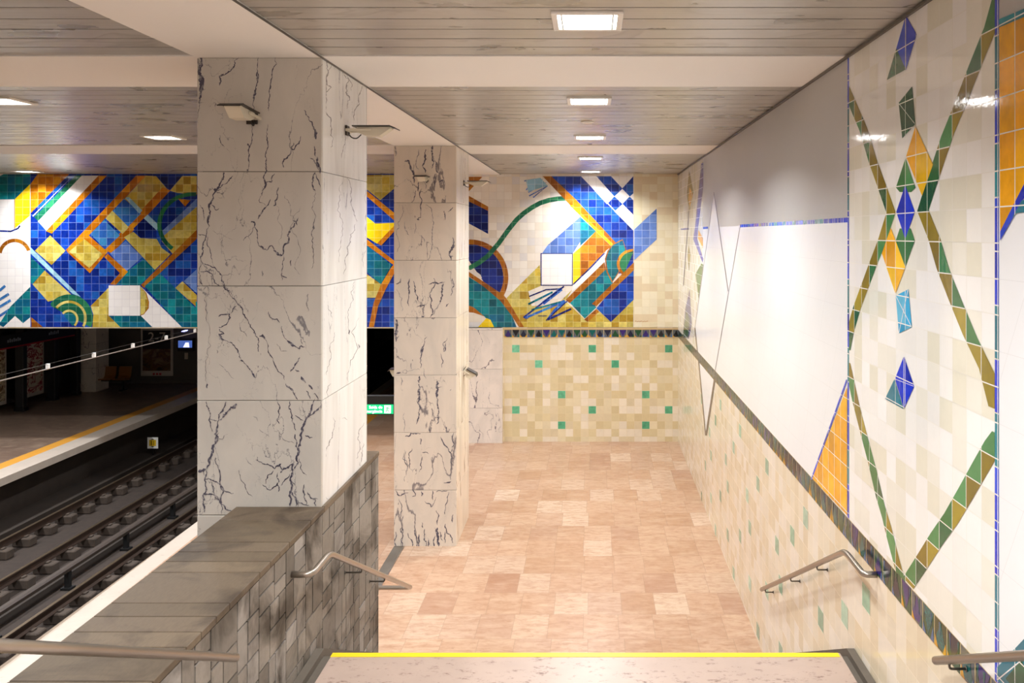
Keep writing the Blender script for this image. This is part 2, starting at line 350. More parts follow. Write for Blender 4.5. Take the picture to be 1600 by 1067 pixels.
M['block'] = plain('concrete_sleeper', '#463b32', .9, vary=.5, sc=7, bump=.3); M['railhead'] = plain('polished_rail_head', '#a08c74', .3, .9); M['railweb'] = plain('rusty_rail', '#3c2c22', .7, .4, .3)
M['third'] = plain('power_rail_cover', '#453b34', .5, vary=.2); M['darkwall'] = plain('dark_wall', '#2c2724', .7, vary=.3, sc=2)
M['stonewall'] = plain('grey_stone_wall', '#4f4843', .6, vary=.3, sc=1.5); M['platyellow'] = plain('yellow_safety_line', '#dc9c3c', .5, vary=.1)
M['black'] = plain('black_metal', '#121212', .5); M['red'] = plain('red_line', '#a01828', .5); M['posterwhite'] = plain('poster_border', '#b8b0a8', .4)

# ------------------------------------------------------------ room shell
b = MB()                                              # our platform floor
def fl(x0, x1, y0, y1, z0, z1, mi=0): b.face([(x0, y0, z0), (x1, y0, z0), (x1, y1, z1), (x0, y1, z1)], mi); b.face([(x0, y0, z0-.3), (x0, y1, z1-.3), (x1, y1, z1-.3), (x1, y0, z0-.3)], mi)
XWH = -3.195*D; XY0, XY1 = -3.0*D, -2.84*D
for (y0, y1) in ((YN, YS), (YS, YB), (YB, 18*D)):
    xr = {YN: -1.0*D, YS: XR, YB: -.98*D}[y0]
    fl(XE, XWH, y0, y1, zf(y0), zf(y1), 1)
    fl(XWH, XY0, y0, y1, zf(y0), zf(y1), 0); fl(XY0, XY1, y0, y1, zf(y0), zf(y1), 2); fl(XY1, xr, y0, y1, zf(y0), zf(y1), 0)
b.face([(XE, YN, ZF0), (XE, 18*D, ZF1), (XE, 18*D, ZF1-.18), (XE, YN, ZF0-.18)], 1)
b.box(XE+.35, XE+.45, YN, 18*D, ZT-.1, ZF0-.1, 3)
b.face([(XE, YN, ZF0-.18), (XE, 18*D, ZF1-.18), (XE+.4, 18*D, ZF1-.18), (XE+.4, YN, ZF0-.18)], 3)
struct('floor', b, [M['floor'], M['white_edge'], M['platyellow'], M['concrete']])
b = MB()                                              # opposite platform
for x0, x1, mi in ((XW, -6.27*D, 0), (-6.27*D, -6.12*D, 1), (-6.12*D, XO, 2)): b.box(x0, x1, YN, 14.0*D, ZO-.18, ZO, mi)
b.box(XW, XO-.5, YN, 14*D, ZT-.1, ZO-.18, 3)
struct('floor_opposite', b, [M['floor_dark'], M['platyellow'], M['coping'], M['concrete']])
b = MB(); b.box(XO-.6, XE+.5, YN, 24*D, ZT-.3, ZT); b.box(-4.62*D, -4.5*D, YN, 24*D, ZT, ZT+.14, 1); b.box(XO-.5, XO+.25, YN, 24*D, ZT, ZT+.1, 1)
struct('floor_track', b, [M['ballast'], M['concrete']])
# ceilings: slats across, painted beams at each pillar and along the pillar line
b = MB(); g = .02; sw = .1434*D
beams = [(.0*D, .68*D), (3.35*D, 4.04*D), (6.72*D, 7.42*D)]
secs = [(YN, beams[0][0]), (beams[0][1], beams[1][0]), (beams[1][1], beams[2][0]), (beams[2][1], YB)]
for bx0, bx1 in ((XW, XP0), (XP1, XR)):
    for s0, s1 in secs:
        n = max(1, round((s1-s0)/sw)); p = (s1-s0)/n
        for i in range(n): b.box(bx0, bx1, s0+i*p+g/2, s0+(i+1)*p-g/2, ZC, ZC+.0045, 0, random.random())
b.box(XW, XR+.3, YN, YB+.3, ZC+.005, ZC+.2, 1)
struct('ceiling', b, [M['slat'], M['gap']])
b = MB()
for y0, y1 in beams:
    b.box(XW, XP0, y0, y1, ZC-.012, ZC+.0045); b.box(XP1, XR, y0, y1, ZC-.012, ZC+.0045)
struct('trim_1', b, M['plaster'])
b = MB(); b.box(XP0, XP1, YN, YB, ZC-.02, ZC+.0045); struct('trim_2', b, M['plaster'])
b = MB(); b.box(XP1, XP1+.012, YN, YB, ZC-.026, ZC-.013, 0); b.box(XR-.03, XR, YN, YB, ZC-.035, ZC-.013, 0); struct('trim_3', b, M['steel_dark'])
# walls
b = MB(); b.box(XR, XR+.3, YN, YB+.35, ZF0-1, ZC+.2, 1)
struct('wall_right', b, [M['panel'], M['panel']])
b = MB(); b.box(-1.03*D, XR, YB, YBB, ZF0-.3, ZC+.2)
b.box(XW, -1.03*D, YB, YBB, ZM, ZC+.2)
struct('wall_back', b, M['beigeb'])
b = MB(); b.box(XW-.3, XW, YN, 14*D, ZO-1, ZC+.2); struct('wall_left', b, M['stonewall'])
b = MB(); b.box(XW, XR, YN-.3, YN, ZT-.3, ZC+.2); struct('wall_rear_bounce', b, M['plaster'])  # unseen closing wall, added to bounce light forward
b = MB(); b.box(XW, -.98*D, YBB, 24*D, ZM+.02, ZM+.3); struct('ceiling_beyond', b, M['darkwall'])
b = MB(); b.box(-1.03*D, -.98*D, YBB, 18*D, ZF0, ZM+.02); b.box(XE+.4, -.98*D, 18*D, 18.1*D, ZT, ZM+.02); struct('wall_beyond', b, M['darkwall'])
b = MB(); b.box(XW, XO-.5, 14*D, 14.1*D, ZT, ZM+.02); b.box(XO-.6, XO-.5, 14.1*D, 24*D, ZT, ZM+.02); b.box(XE+.4, XE+.5, 18*D, 24*D, ZT, ZM+.02); b.box(XO-.6, XE+.5, 24*D, 24.1*D, ZT, ZM+.02)
b.box(XW, XO-.5, 14*D-.06, 14*D, ZO, ZO+.12)
struct('wall_tunnel', b, M['stonewall'])

# ------------------------------------------------------------ murals
ARCN = 22
class Mural:
    def __init__(s, mapper, mats): s.b = MB(); s.map = mapper; s.keys = []; s.k = 0; s.mats = mats
    def mi(s, key):
        if key not in s.keys: s.keys.append(key)
        return s.keys.index(key)
    def poly(s, pts, key, cr=None, layer=None):
        if cr: pts = [(cr[0]+x/cr[2], cr[1]+y/cr[2]) for x, y in pts]
        s.k += 1; l = s.k if layer is None else layer
        p3 = [s.map(x, y, l) for x, y in pts]
        s.b.face(p3, s.mi(key))
    def ring(s, cx, cy, r1, r0, a0, a1, key, cr, ky=1.0, clip=None):
        A = [math.radians(a0+(a1-a0)*i/ARCN) for i in range(ARCN+1)]
        f = clip or (lambda x, y: (x, y))
        pts = [f(cx+r1*math.cos(a), cy-r1*ky*math.sin(a)) for a in A]
        if r0 > 0: pts += [f(cx+r0*math.cos(a), cy-r0*ky*math.sin(a)) for a in reversed(A)]
        s.poly(pts, key, cr)
    def stroke(s, pts, w0, key, cr):
        L = []; R = []
        for i, p in enumerate(pts):
            a = pts[max(0, i-1)]; c = pts[min(len(pts)-1, i+1)]; dx, dy = c[0]-a[0], c[1]-a[1]; l = math.hypot(dx, dy) or 1
            nx, ny = -dy/l*w0/2, dx/l*w0/2; L.append((p[0]+nx, p[1]+ny)); R.append((p[0]-nx, p[1]-ny))
        for i in range(len(pts)-1): s.poly([L[i], L[i+1], R[i+1], R[i]], key, cr, layer=None)
    def build(s, name): return s.b.build(name, [s.mats[k] for k in s.keys])
BY = 511.0
def bmap(px, py, l): k = YB/F; py = min(BY, max(271.8, py)); return ((px-VX)*k, YB-.004-l*.0001, EYE-(py-VY)*k)
mu = Mural(bmap, M); c1 = (0, 230, 3.558); P = lambda pts, key: mu.poly(pts, key, c1)
mu.poly([(-208, 271.8), (733, 271.8), (733, BY), (-208, BY)], 'blue')
mu.poly([(-208, 271.8), (47.8, 271.8), (47.8, BY), (-208, BY)], 'lit')
P([(-60,190),(20,150),(170,150),(170,205),(82,290),(-60,290)], 'teal'); P([(170,150),(215,150),(168,205)], 'blue')
P([(-100,290),(80,290),(80,462),(-100,462)], 'lit'); P([(82,290),(168,205),(168,380),(82,452)], 'yellow')
mu.stroke([(-40,464),(60,468),(100,452),(112,436)], 9, 'dblue', c1); mu.stroke([(82,288),(82,455)], 4, 'brown', c1)
mu.ring(82, 600, 92, 72, 18, 172, 'brown', c1)
P([(170,205),(210,150),(385,150),(170,368)], 'orange'); P([(385,150),(430,150),(188,395),(172,378)], 'blue')
P([(400,165),(405,160),(185,385),(181,382)], 'lit')
P([(420,158),(465,158),(212,410),(190,388)], 'green'); P([(455,158),(548,158),(262,468),(212,412)], 'lit'); P([(548,158),(595,158),(288,480),(256,466)], 'orange')
P([(757,158),(812,158),(398,592),(366,572)], 'orange')
P([(812,158),(868,160),(930,232),(782,372),(690,290)], 'ochre')
P([(868,160),(1015,160),(942,238)], 'dblue')
P([(905,222),(948,240),(625,590),(580,572)], 'orange')
P([(690,285),(785,368),(712,442),(630,355)], 'mblue'); P([(697,282),(717,276),(792,352),(775,370)], 'lblue')
P([(800,395),(822,374),(882,432),(872,462)], 'lblue')
P([(625,352),(717,445),(682,482),(588,396)], 'ochre'); P([(582,405),(667,490),(586,567),(502,482)], 'mblue')
P([(485,482),(600,582),(500,700),(372,580),(405,555)], 'orange'); P([(470,510),(570,595),(497,672),(385,580)], 'ochre')
P([(280,490),(365,575),(287,655),(195,575)], 'ochre')
P([(700,520),(792,610),(702,692),(612,592)], 'gblue')
P([(690,500),(742,470),(782,505),(872,510),(900,560),(948,595),(862,682)], 'ochre')
P([(742,452),(800,395),(870,462),(872,505),(784,505)], 'dblue')
P([(800,622),(862,682),(778,768),(690,765),(640,762),(702,695)], 'teal')
P([(600,592),(712,692),(645,765),(612,762),(668,700),(580,610)], 'orange')
P([(170,555),(195,580),(450,832),(405,815),(170,590)], 'lblue')
P([(172,608),(250,685),(180,760),(172,750)], 'teal'); P([(250,685),(400,822),(350,838),(268,858),(182,762)], 'ochre')
P([(605,780),(505,882),(520,930),(515,1000),(672,1000),(605,936)], 'ochre')
fc = lambda x, y: (max(x, 265+(y-862)*.98), min(y, 1000))
mu.ring(385, 950, 132, 0, -25, 150, 'green', c1, clip=fc); mu.ring(385, 950, 98, 84, -30, 140, 'ochre', c1, clip=fc); mu.ring(385, 955, 52, 40, -50, 140, 'ochre', c1, clip=fc); mu.ring(385, 960, 38, 0, -60, 140, 'teal', c1, clip=fc)
P([(175,945),(240,1000),(175,1000)], 'brown')
P([(1015,160),(1095,160),(1095,262),(990,255),(945,242)], 'ochre')
P([(1095,285),(1095,330),(915,492),(898,470)], 'gblue'); P([(1095,330),(1095,462),(960,592),(900,522),(912,492)], 'ochre')
mu.ring(1075, 430, 200, 176, 85, 232, 'green', c1, ky=.9); P([(990,285),(1060,295),(1030,330)], 'orange')
P([(1095,458),(1095,510),(800,782),(785,765)], 'brown')
P([(805,772),(890,700),(1095,900),(1095,1000),(1010,1000)], 'teal')
P([(1015,745),(1095,822),(1095,890),(975,782)], 'ochre'); P([(1095,678),(1095,812),(1022,745)], 'gblue')
P([(605,936),(785,936),(852,1000),(670,1000)], 'teal')
P([(785,775),(1012,1000),(848,1000),(785,938)], 'lit'); P([(782,772),(815,810),(830,860),(828,895),(800,930),(782,936)], 'brown')
P([(782,772),(810,812),(824,860),(820,895),(798,926),(782,932)], 'ochre')
P([(605,768),(780,768),(780,936),(605,936)], 'lit')
for x0, y0, x1, y1 in ((-5,800,30,770),(-5,850,50,815),(-5,890,60,850),(-5,940,90,880),(-5,985,60,935)): mu.stroke([(x0,y0),(x1,y1)], 14, 'mblue', c1)
P([(60,885),(170,775),(170,950),(130,978),(85,938),(20,1000),(-5,985)], 'teal')
P([(130,978),(170,945),(170,1000),(20,1000),(85,938)], 'lit')
# stretch behind the big pillar
U = lambda pts, key: mu.poly(pts, key)
for k in range(4):
    x = 318+k*62
    U([(x,271.8),(x+34,271.8),(x-20,326),(x-37,309)], ('ochre','teal','ochre','mblue')[k]) if x > 340 else None
    U([(x+34,271.8),(x+44,271.8),(x-20,336),(x-25,331)], 'orange') if x > 340 else None
U([(330,400),(356,374),(382,400),(356,426)], 'ochre'); U([(382,400),(408,374),(434,400),(408,426)], 'mblue'); U([(434,400),(460,374),(486,400),(460,426)], 'yellow')
U([(306,511),(306,470),(347,511)], 'teal'); U([(370,511),(440,441),(475,441),(405,511)], 'ochre'); U([(475,441),(484,441),(414,511),(405,511)], 'orange'); U([(470,511),(525,456),(560,491),(540,511)], 'teal')
U([(500,330),(560,390),(560,412),(490,342)], 'orange')
# between the pillars
c5 = (560, 220, 3.558); Q = lambda pts, key: mu.poly(pts, key, c5)
Q([(10,190),(230,190),(230,240),(122,330),(10,240)], 'ochre'); Q([(20,255),(230,425),(230,470),(20,285)], 'orange')
Q([(20,400),(95,460),(210,455),(210,470),(105,572),(20,520)], 'yellow'); Q([(230,440),(230,470),(128,582),(105,570)], 'orange')
Q([(20,525),(230,690),(230,715),(20,560)], 'orange'); Q([(20,560),(185,690),(125,797),(20,705)], 'teal'); Q([(20,720),(130,800),(100,872),(20,872)], 'ochre')
Q([(225,660),(185,700),(125,800),(85,900),(58,1036),(86,1036),(110,920),(150,830),(195,745),(225,705)], 'orange')
# right mural
c6 = (780, 250, 3.952); W = lambda pts, key: mu.poly(pts, key, c6); CB = 1032
mu.poly([(700, 271.8), (990, 271.8), (990, BY), (700, BY)], 'cream')
mu.poly([(990, 271.8), (1059.8, 271.8), (1059.8, BY), (990, BY)], 'beiget')
Q([(560,200),(690,200),(560,340)], 'brown'); Q([(560,275),(722,366),(722,392),(560,310)], 'brown'); Q([(560,310),(722,390),(722,518),(560,430)], 'dblue')
mu.ring(622, 760, 212, 184, -35, 110, 'brown', c5); mu.ring(622, 760, 184, 0, -40, 110, 'dblue', c5)
mu.stroke([(560,720),(620,706),(670,678),(720,640),(780,570),(830,500),(854,470),(880,438),(920,402),(966,370),(1010,346),(1060,330),(1110,322),(1160,320),(1178,324)], 26, 'green', c5)
Q([(610,715),(650,722),(680,745),(688,765),(640,748),(600,725)], 'cream')
Q([(590,905),(640,915),(720,985),(700,975),(640,955),(590,950)], 'brown')
Q([(590,735),(620,760),(700,810),(790,890),(854,970),(880,1036),(755,1036),(700,975),(640,925),(590,905)], 'teal')
Q([(590,710),(640,745),(720,798),(810,860),(870,935),(920,1036),(893,1036),(850,968),(790,890),(700,812),(620,758),(590,740)], 'brown')
Q([(665,1036),(712,985),(735,995),(755,1036)], 'yellow')
W([(250,648),(45,852),(150,1026),(150,CB),(828,CB),(828,855),(690,1000),(600,920),(545,1000),(410,870),(450,800),(262,772)], 'ochre')
W([(262,775),(450,775),(450,800),(350,900),(200,900),(180,810)], 'cream')
W([(322,100),(828,100),(828,700),(700,700),(690,520)], 'blue')
W([(268,100),(322,100),(470,240),(430,270)], 'brown'); W([(470,240),(718,508),(690,532),(430,270)], 'orange'); W([(455,280),(705,520),(690,530),(435,280)], 'yellow')
W([(508,100),(600,100),(710,225),(665,272)], 'lit')
W([(690,100),(828,100),(760,175)], 'lit'); mu.stroke([(508,100),(832,436)], 5, 'lit', c6); W([(760,178),(806,225),(760,271),(712,225)], 'lit'); W([(762,272),(828,338),(828,432),(712,318)], 'lit'); W([(829,205),(829,250),(806,226)], 'lit')
W([(832,430),(972,300),(972,490),(832,620)], 'gblue')
W([(500,350),(500,505),(452,580),(262,580),(300,525),(370,465)], 'gblue'); W([(500,350),(597,440),(500,530)], 'teal')
W([(455,580),(500,540),(500,722),(455,767)], 'yellow'); W([(597,440),(692,535),(500,722),(500,540)], 'orange')
W([(455,772),(600,640),(660,560),(680,545),(660,640),(450,812)], 'lit'); mu.stroke([(457,768),(560,668),(615,610),(650,575)], 8, 'dblue', c6)
W([(650,628),(662,680),(438,885),(410,862)], 'brown'); W([(662,672),(702,760),(582,880),(600,910),(528,978),(438,882)], 'teal')
W([(600,918),(618,936),(546,1000),(525,984)], 'brown'); W([(830,640),(830,862),(690,1000),(600,915)], 'blue')
W([(762,488),(785,555),(745,605),(742,690),(696,757),(662,690),(652,610),(668,560),(700,520)], 'brown'); W([(762,495),(780,555),(740,605),(738,685),(700,748),(670,690),(660,610),(676,562),(704,524)], 'teal')
mu.ring(830, 640, 104, 0, 90, 228, 'orange', c6, ky=.88); mu.ring(830, 640, 86, 0, 90, 228, 'green', c6, ky=.88)
W([(831,632),(831,680),(600,902),(572,888)], 'brown')
W([(256,574),(454,574),(454,776),(256,776)], 'dblue'); W([(262,580),(449,580),(449,770),(262,770)], 'lit')
for pts, k, wd in (([(185,842),(290,800),(385,795)], 'dblue', 8), ([(385,795),(270,885)], 'mblue', 22), ([(400,780),(150,972),(180,975)], 'dblue', 10), ([(160,975),(300,915),(405,868)], 'mblue', 14), ([(405,868),(345,925),(300,985)], 'mblue', 16), ([(300,985),(445,918)], 'dblue', 12), ([(180,890),(330,815)], 'teal', 12), ([(200,925),(380,875)], 'teal', 10), ([(420,870),(290,990)], 'dblue', 7), ([(240,962),(295,962)], 'dblue', 4)): mu.stroke(pts, wd, k, c6)
for pts in ([(155,130),(220,115),(165,185),(270,120),(190,195)], [(170,150),(290,140),(180,200)], [(185,222),(300,160),(210,232)]): mu.stroke(pts, 8, 'gblue', c6)
W([(165,125),(255,110),(300,160),(180,195)], 'lblue')
for i in range(9): mu.stroke([(840+i*9, 996+(i % 2)*3), (846+i*9, 993+(i*7 % 4))], 3, 'brown', c6)
tag(mu.build('tile_mural'), 'glazed tile mural of blue, ochre and white geometric shapes over the tracks and back wall', 'mural')
b = MB(); b.box(-1.03*D, XR, YB-.012, YB, EYE-1.104*D, EYE-1.088*D); struct('trim_4', b, plain('tan_tile_strip', '#c2a678', .3))

# band of triangle tiles + green accent tiles
bandm = [plain('band_'+n, c, .12, vary=.35, sc=25) for n, c in (('navy', '#1d2238'), ('slate', '#565a5c'), ('olive', '#3a4428'), ('purple', '#34266a'), ('teal', '#0e5a58'), ('green', '#1c4a2c'), ('ochre', '#c89018'), ('steel_blue', '#46648c'), ('joint', '#c8b488'), ('black', '#16181c'))]
def band(b, mp, n, big):
    for i in range(n):
        u0, u1 = i+.03, i+.97; c = random.choice
        b.face([mp(u0, .02, 0), mp(u1, .02, 0), mp(u1, .98, 0), mp(u0, .98, 0)], c([1, 1, 2, 0, 5]) if big else 1)
        tri = c([3, 4, 5, 0, 9])
        if i % 2: b.face([mp(u0, .98, 2), mp(u0+.1, .98, 2), mp(u1, .98, 2), mp((u0+u1)/2, .08, 2)], tri)
        else: b.face([mp(u0, .1, 2), mp(u1, .1, 2), mp((u0+u1)/2, .95, 2)], tri)
        b.face([mp(u0, .02, 3), mp(u0+.3, .02, 3), mp(u0+.05, .2+.25*random.random(), 3)], 6 if random.random() < .6 else 7)
        b.face([mp(u1, .02, 3), mp(u1-.05, .35+.3*random.random(), 3), mp(u1-.28, .02, 3)], 6 if random.random() < .35 else c([7, 4, 5]))
        if big:
            for k in range(2):
                x = u0+.1+.75*random.random(); b.face([mp(x, .3+.3*random.random(), 4+k), mp(x+.1*random.random(), 1-.1*random.random(), 4+k), mp(x-.06, .9, 4+k)], c([7, 1, 5, 4, 0]))
b = MB(); b.box(-1.03*D, XR, YB-.008, YB, BZ0, BZ1, 8)
band(b, lambda u, v, l: (min(XR, -.926*D-TS+u*TS), YB-.009-l*.0005, BZ0+v*(BZ1-BZ0)), 23, False)
tag(b.build('tile_border', bandm), 'narrow border of dark triangle tiles above the beige tiles of the back wall', 'tile border')
b = MB()
NB = int((YB-YN)/TS)
b.box(XR-.008, XR, YN, YB, BZ0, BZ1, 8)
band(b, lambda u, v, l: (XR-.009-l*.0004, YB-u*TS, BZ0+v*(BZ1-BZ0)), NB, True)
tag(b.build('tile_border', bandm), 'painted border of multicoloured triangle tiles running along the right wall beside the stairs', 'tile border')
gm = tile('jade_relief_tile', 'x', ['#5fae86', '#72ba94', '#54a47c'], AX, BZ0, '#cfe2cc', .04, .55, rough=.15)
gs = tile('jade_relief_tile_side', 'y', ['#86ae94', '#a8c8b0', '#9cc0a6'], AY, BZ0, '#e0e8d4', .04, .5, rough=.15)
b = MB(); b.face([(XR-.004, YN, ZF0-1), (XR-.004, YN, BZ0), (XR-.004, YB, BZ0), (XR-.004, YB, ZF0-1)][::-1], 0)
for r in range(0, 15):
    for c in range(-45, 60):
        if (r, c % 10) in ((1, 4), (3, 7), (5, 1), (7, 0), (9, 4), (11, 0), (13, 7)):
            y0 = AY+c*TS; z1 = BZ0-r*TS
            if y0 > YN and y0+TS < YB and z1-TS > ZF0-.9 and r: b.face([(XR-.006, y0, z1-TS), (XR-.006, y0+TS, z1-TS), (XR-.006, y0+TS, z1), (XR-.006, y0, z1)][::-1], 1)
struct('wall_right_wainscot', b, [M['beiger'], gs])
b = MB()
for c, r in ((0, 1), (3, 3), (10, 1), (13, 3), (20, 1), (6, 7), (17, 7), (0, 9), (10, 9), (20, 9), (6, 11), (17, 11)):
    x0 = -.926*D+c*TS; z1 = BZ0-r*TS; b.face([(x0, YB-.003, z1-TS), (x0+TS, YB-.003, z1-TS), (x0+TS, YB-.003, z1), (x0, YB-.003, z1)])
struct('wall_back_accents', b, gm)

# right wall panels
def rmap(px, py, l): return (XR-.007-l*.0001, F*D/(px-VX), EYE-(py-VY)*D/(px-VX))
def yw(px): return F*D/(px-VX)
rw = Mural(rmap, M)
def rect(y0, y1, z0, z1, key):
    rw.k += 1; x = XR-.007-rw.k*.0001; rw.b.face([(x, y0, z0), (x, y1, z0), (x, y1, z1), (x, y0, z1)][::-1], rw.mi(key))
ZB = BZ1; ZLn = EYE+.056*D
rect(YN, YB, ZB, ZC, 'panel')
rect(yw(1327), yw(1098.6), ZLn, ZC, 'grey')  # grey panel; past the blue line's end its grey is painted-in shade
rect(yw(1900), yw(1561), EYE+.5*D, ZC, 'grey')
rect(yw(1561), yw(1327), ZB, ZC, 'paler'); rect(yw(1098.6), YB, ZB, ZC, 'paler')
for k, (a, c) in enumerate(((1327, 1157), (1107, 1099), (1077, 1064))):
    y0, y1 = yw(a), yw(c); n = max(2, int((y1-y0)/(TS*.8)))
    for i in range(n): rw.k -= (i > 0); rect(y0+(y1-y0)*i/n+.006, y0+(y1-y0)*(i+1)/n-.006, ZLn-.022, ZLn+.022, random.choice(['r_blue', 'r_blue', 'r_blue', 'r_teal']))
R1 = (1050, 230, 3.557); R2 = (1300, 0, 3.557); R3 = (1300, 300, 3.557); R4 = (1300, 560, 3.557); R5 = (1300, 780, 3.717); R6 = (1050, 500, 3.557)
# kite of smooth white panel with dark outlines
rw.poly([(1116,302),(1138.6,455),(1117.5,582),(1103.4,674),(1091,556),(1086.5,511)], 'panel')
M['line'] = plain('thin_dark_joint', '#5a5058', .4); M['vband'] = plain('mottled_tile_edge', '#6a5a52', .25, vary=.6, sc=30)
def rline(a, c, wpx, key):
    dx, dy = c[0]-a[0], c[1]-a[1]; l = math.hypot(dx, dy); nx, ny = -dy/l*wpx/2, dx/l*wpx/2
    rw.poly([(a[0]+nx, a[1]+ny), (c[0]+nx, c[1]+ny), (c[0]-nx, c[1]-ny), (a[0]-nx, a[1]-ny)], key)
rline((1116,300), (1138.6,455), 1.1, 'line'); rline((1157,355), (1117.5,582), .8, 'line'); rline((1116,302), (1086.5,512), .6, 'line')
rline((1118.5,584), (1103.8,680), 2.6, 'vband'); rline((1086.5,512), (1091,556), 1.4, 'vband'); rline((1091.5,556), (1103.2,680), 1.8, 'vband')
rw.poly([(1087,512),(1091,556),(1103,672),(1060,700),(1060,512)], 'paler') if False else None
# far left tiled strip figures
for pts, k in (([(165,90),(176,85),(176,220),(147,450),(142,510),(176,620),(172,642),(120,512),(130,440)], 'r_blue'), ([(150,460),(174,505),(174,562),(146,505)], 'r_orange'),
               ([(165,645),(176,652),(150,842),(133,705)], 'r_green'), ([(98,130),(122,250),(98,350),(84,255)], 'r_olive'), ([(100,220),(118,260),(104,330),(92,300)], 'r_orange'),
               ([(100,790),(112,985),(95,1067),(62,1050),(75,900)], 'r_purple'), ([(84,900),(100,960),(92,1060),(60,1052)], 'r_dgreen'), ([(95,540),(104,600),(96,690),(88,600)], 'r_olive')): rw.poly(pts, k, R1)
rline((1077,330), (1068.3,446), 1.0, 'line')
# blue edge lines of the tiled panel, in tile lengths
for px, wpx in ((1327, 2.2), (1560, 6)):
    y0 = yw(px+wpx/2); y1 = yw(px-wpx/2); z = ZB; i = 0
    while z < ZC:
        zt = min(ZC, z+TS*1.5); rw.k -= (i > 0); rect(y0, y1, z+.004, zt-.004, ['r_blue', 'r_teal', 'r_blue', 'r_blue', 'r_teal'][i % 5]); z = zt; i += 1
# the zigzag ribbons one tile wide
def halfclip(P_, ax, v, keep):              # convex polygon clipped to ax >= v (keep=1) or ax <= v (keep=-1)
    out = []
    for i, p in enumerate(P_):
        q = P_[(i+1) % len(P_)]; dp = (p[ax]-v)*keep; dq = (q[ax]-v)*keep
        if dp >= 0: out.append(p)
        if dp*dq < 0: t = dp/(dp-dq); out.append((p[0]+(q[0]-p[0])*t, p[1]+(q[1]-p[1])*t))
    return out
def ribbon(pts, seed):
    wp = [(F*D/(x-VX), EYE-(y-VY)*D/(x-VX)) for x, y in pts]
    rw.k += 1; x = XR-.007-rw.k*.0001; hw = TS*.5
    for (ya, za), (yb, zb) in zip(wp, wp[1:]):
        P_ = [(ya-hw, za), (ya+hw, za), (yb+hw, zb), (yb-hw, zb)]
        P_ = halfclip(halfclip(P_, 0, YRMIN, 1), 0, YRMAX, -1)
        if len(P_) < 3: continue
        for i in range(math.floor((min(p[0] for p in P_)-AY)/TS), math.ceil((max(p[0] for p in P_)-AY)/TS)):
            for j in range(math.floor((min(p[1] for p in P_)-AZR)/TS), math.ceil((max(p[1] for p in P_)-AZR)/TS)):
                q = P_
                for ax, v, k in ((0, AY+i*TS, 1), (0, AY+(i+1)*TS, -1), (1, AZR+j*TS, 1), (1, AZR+(j+1)*TS, -1)):
                    q = halfclip(q, ax, v, k)
                    if len(q) < 3: break
                if len(q) < 3: continue
                r = random.Random(i*31+j*17+seed//9).random()
                key = ('r_green', 'r_olive')[(i+j) % 2] if r < .7 else ('r_dgreen', 'r_olive', 'r_green')[int(r*30) % 3]
                rw.b.face([(x, y, z) for y, z in q], rw.mi(key))
YRMIN, YRMAX = yw(1557), yw(1328.2)
def lineto(pts): return pts
ribbon([(1322,135),(1350.6,202),(1366,253),(1380,292),(1394,332)], 1); ribbon([(1394,332),(1380,376),(1366,412),(1353.4,446),(1340.8,480),(1331,514),(1325,545)], 2)
ribbon([(1325,565),(1339,630),(1352,681),(1364.7,729),(1377,782),(1387,815),(1396,852),(1409,901)], 3)
ribbon([(1566,-10),(1553,36.5),(1527.7,98),(1505,157),(1482.7,211),(1468.7,253),(1457.4,287),(1444,329)], 4)
ribbon([(1444,329),(1461.7,373),(1475.7,421),(1496.8,474),(1517.9,525),(1544.6,580),(1560,640)], 5)
ribbon([(1566,680),(1554.4,695),(1534.8,728.7),(1510.9,770.9),(1488,810),(1466,841),(1445,874),(1421,911)], 6)
T = lambda pts, key: rw.poly(pts, key)
T([(1417.5,24),(1434.4,53.4),(1417.5,109.6),(1402.6,75.3)], 'r_blue'); T([(1402.6,75.3),(1417.5,108.2),(1387.7,125)], 'r_dgreen')
T([(1427.3,135),(1432.1,194),(1411.9,216),(1406.3,160.8)], 'r_dgreen')
T([(1417,247),(1432.5,293),(1426,300),(1408,300),(1402,293)], 'r_green')
T([(1432.7,197),(1460.2,257),(1443,306),(1418,244.6)], 'r_yellow')
T([(1394,356),(1417,417),(1401.2,459),(1380,396)], 'r_yellow')
T([(1425,357),(1431.6,376),(1416.7,417),(1401.8,376),(1408,357)], 'r_green')
T([(1416.7,289),(1431.6,331),(1416.7,373.7),(1402.6,331)], 'r_blue')
T([(1421.5,452),(1427,511),(1406.8,520.7),(1401.8,461.7)], 'r_cyan')
T([(1414.7,556.4),(1430.7,603.6),(1414.7,638.7),(1400.6,591.5)], 'r_blue'); T([(1399.8,592.3),(1413.9,638.7),(1385,623)], 'r_teal')
for a, c in (((1417.5,26),(1417.5,108)), ((1406.5,161),(1431.5,193)), ((1402,462),(1426.5,510)), ((1421,453),(1407,520)), ((1416.7,290),(1416.7,416)), ((1414.7,557),(1414.7,638)), ((1400.6,592),(1430.5,603.5))): rline(a, c, .8, 'lit')
T([(1325.6,604),(1325.6,805),(1270.5,747)], 'r_orange'); rline((1325.3,593), (1269.5,749), 2.2, 'r_blue')
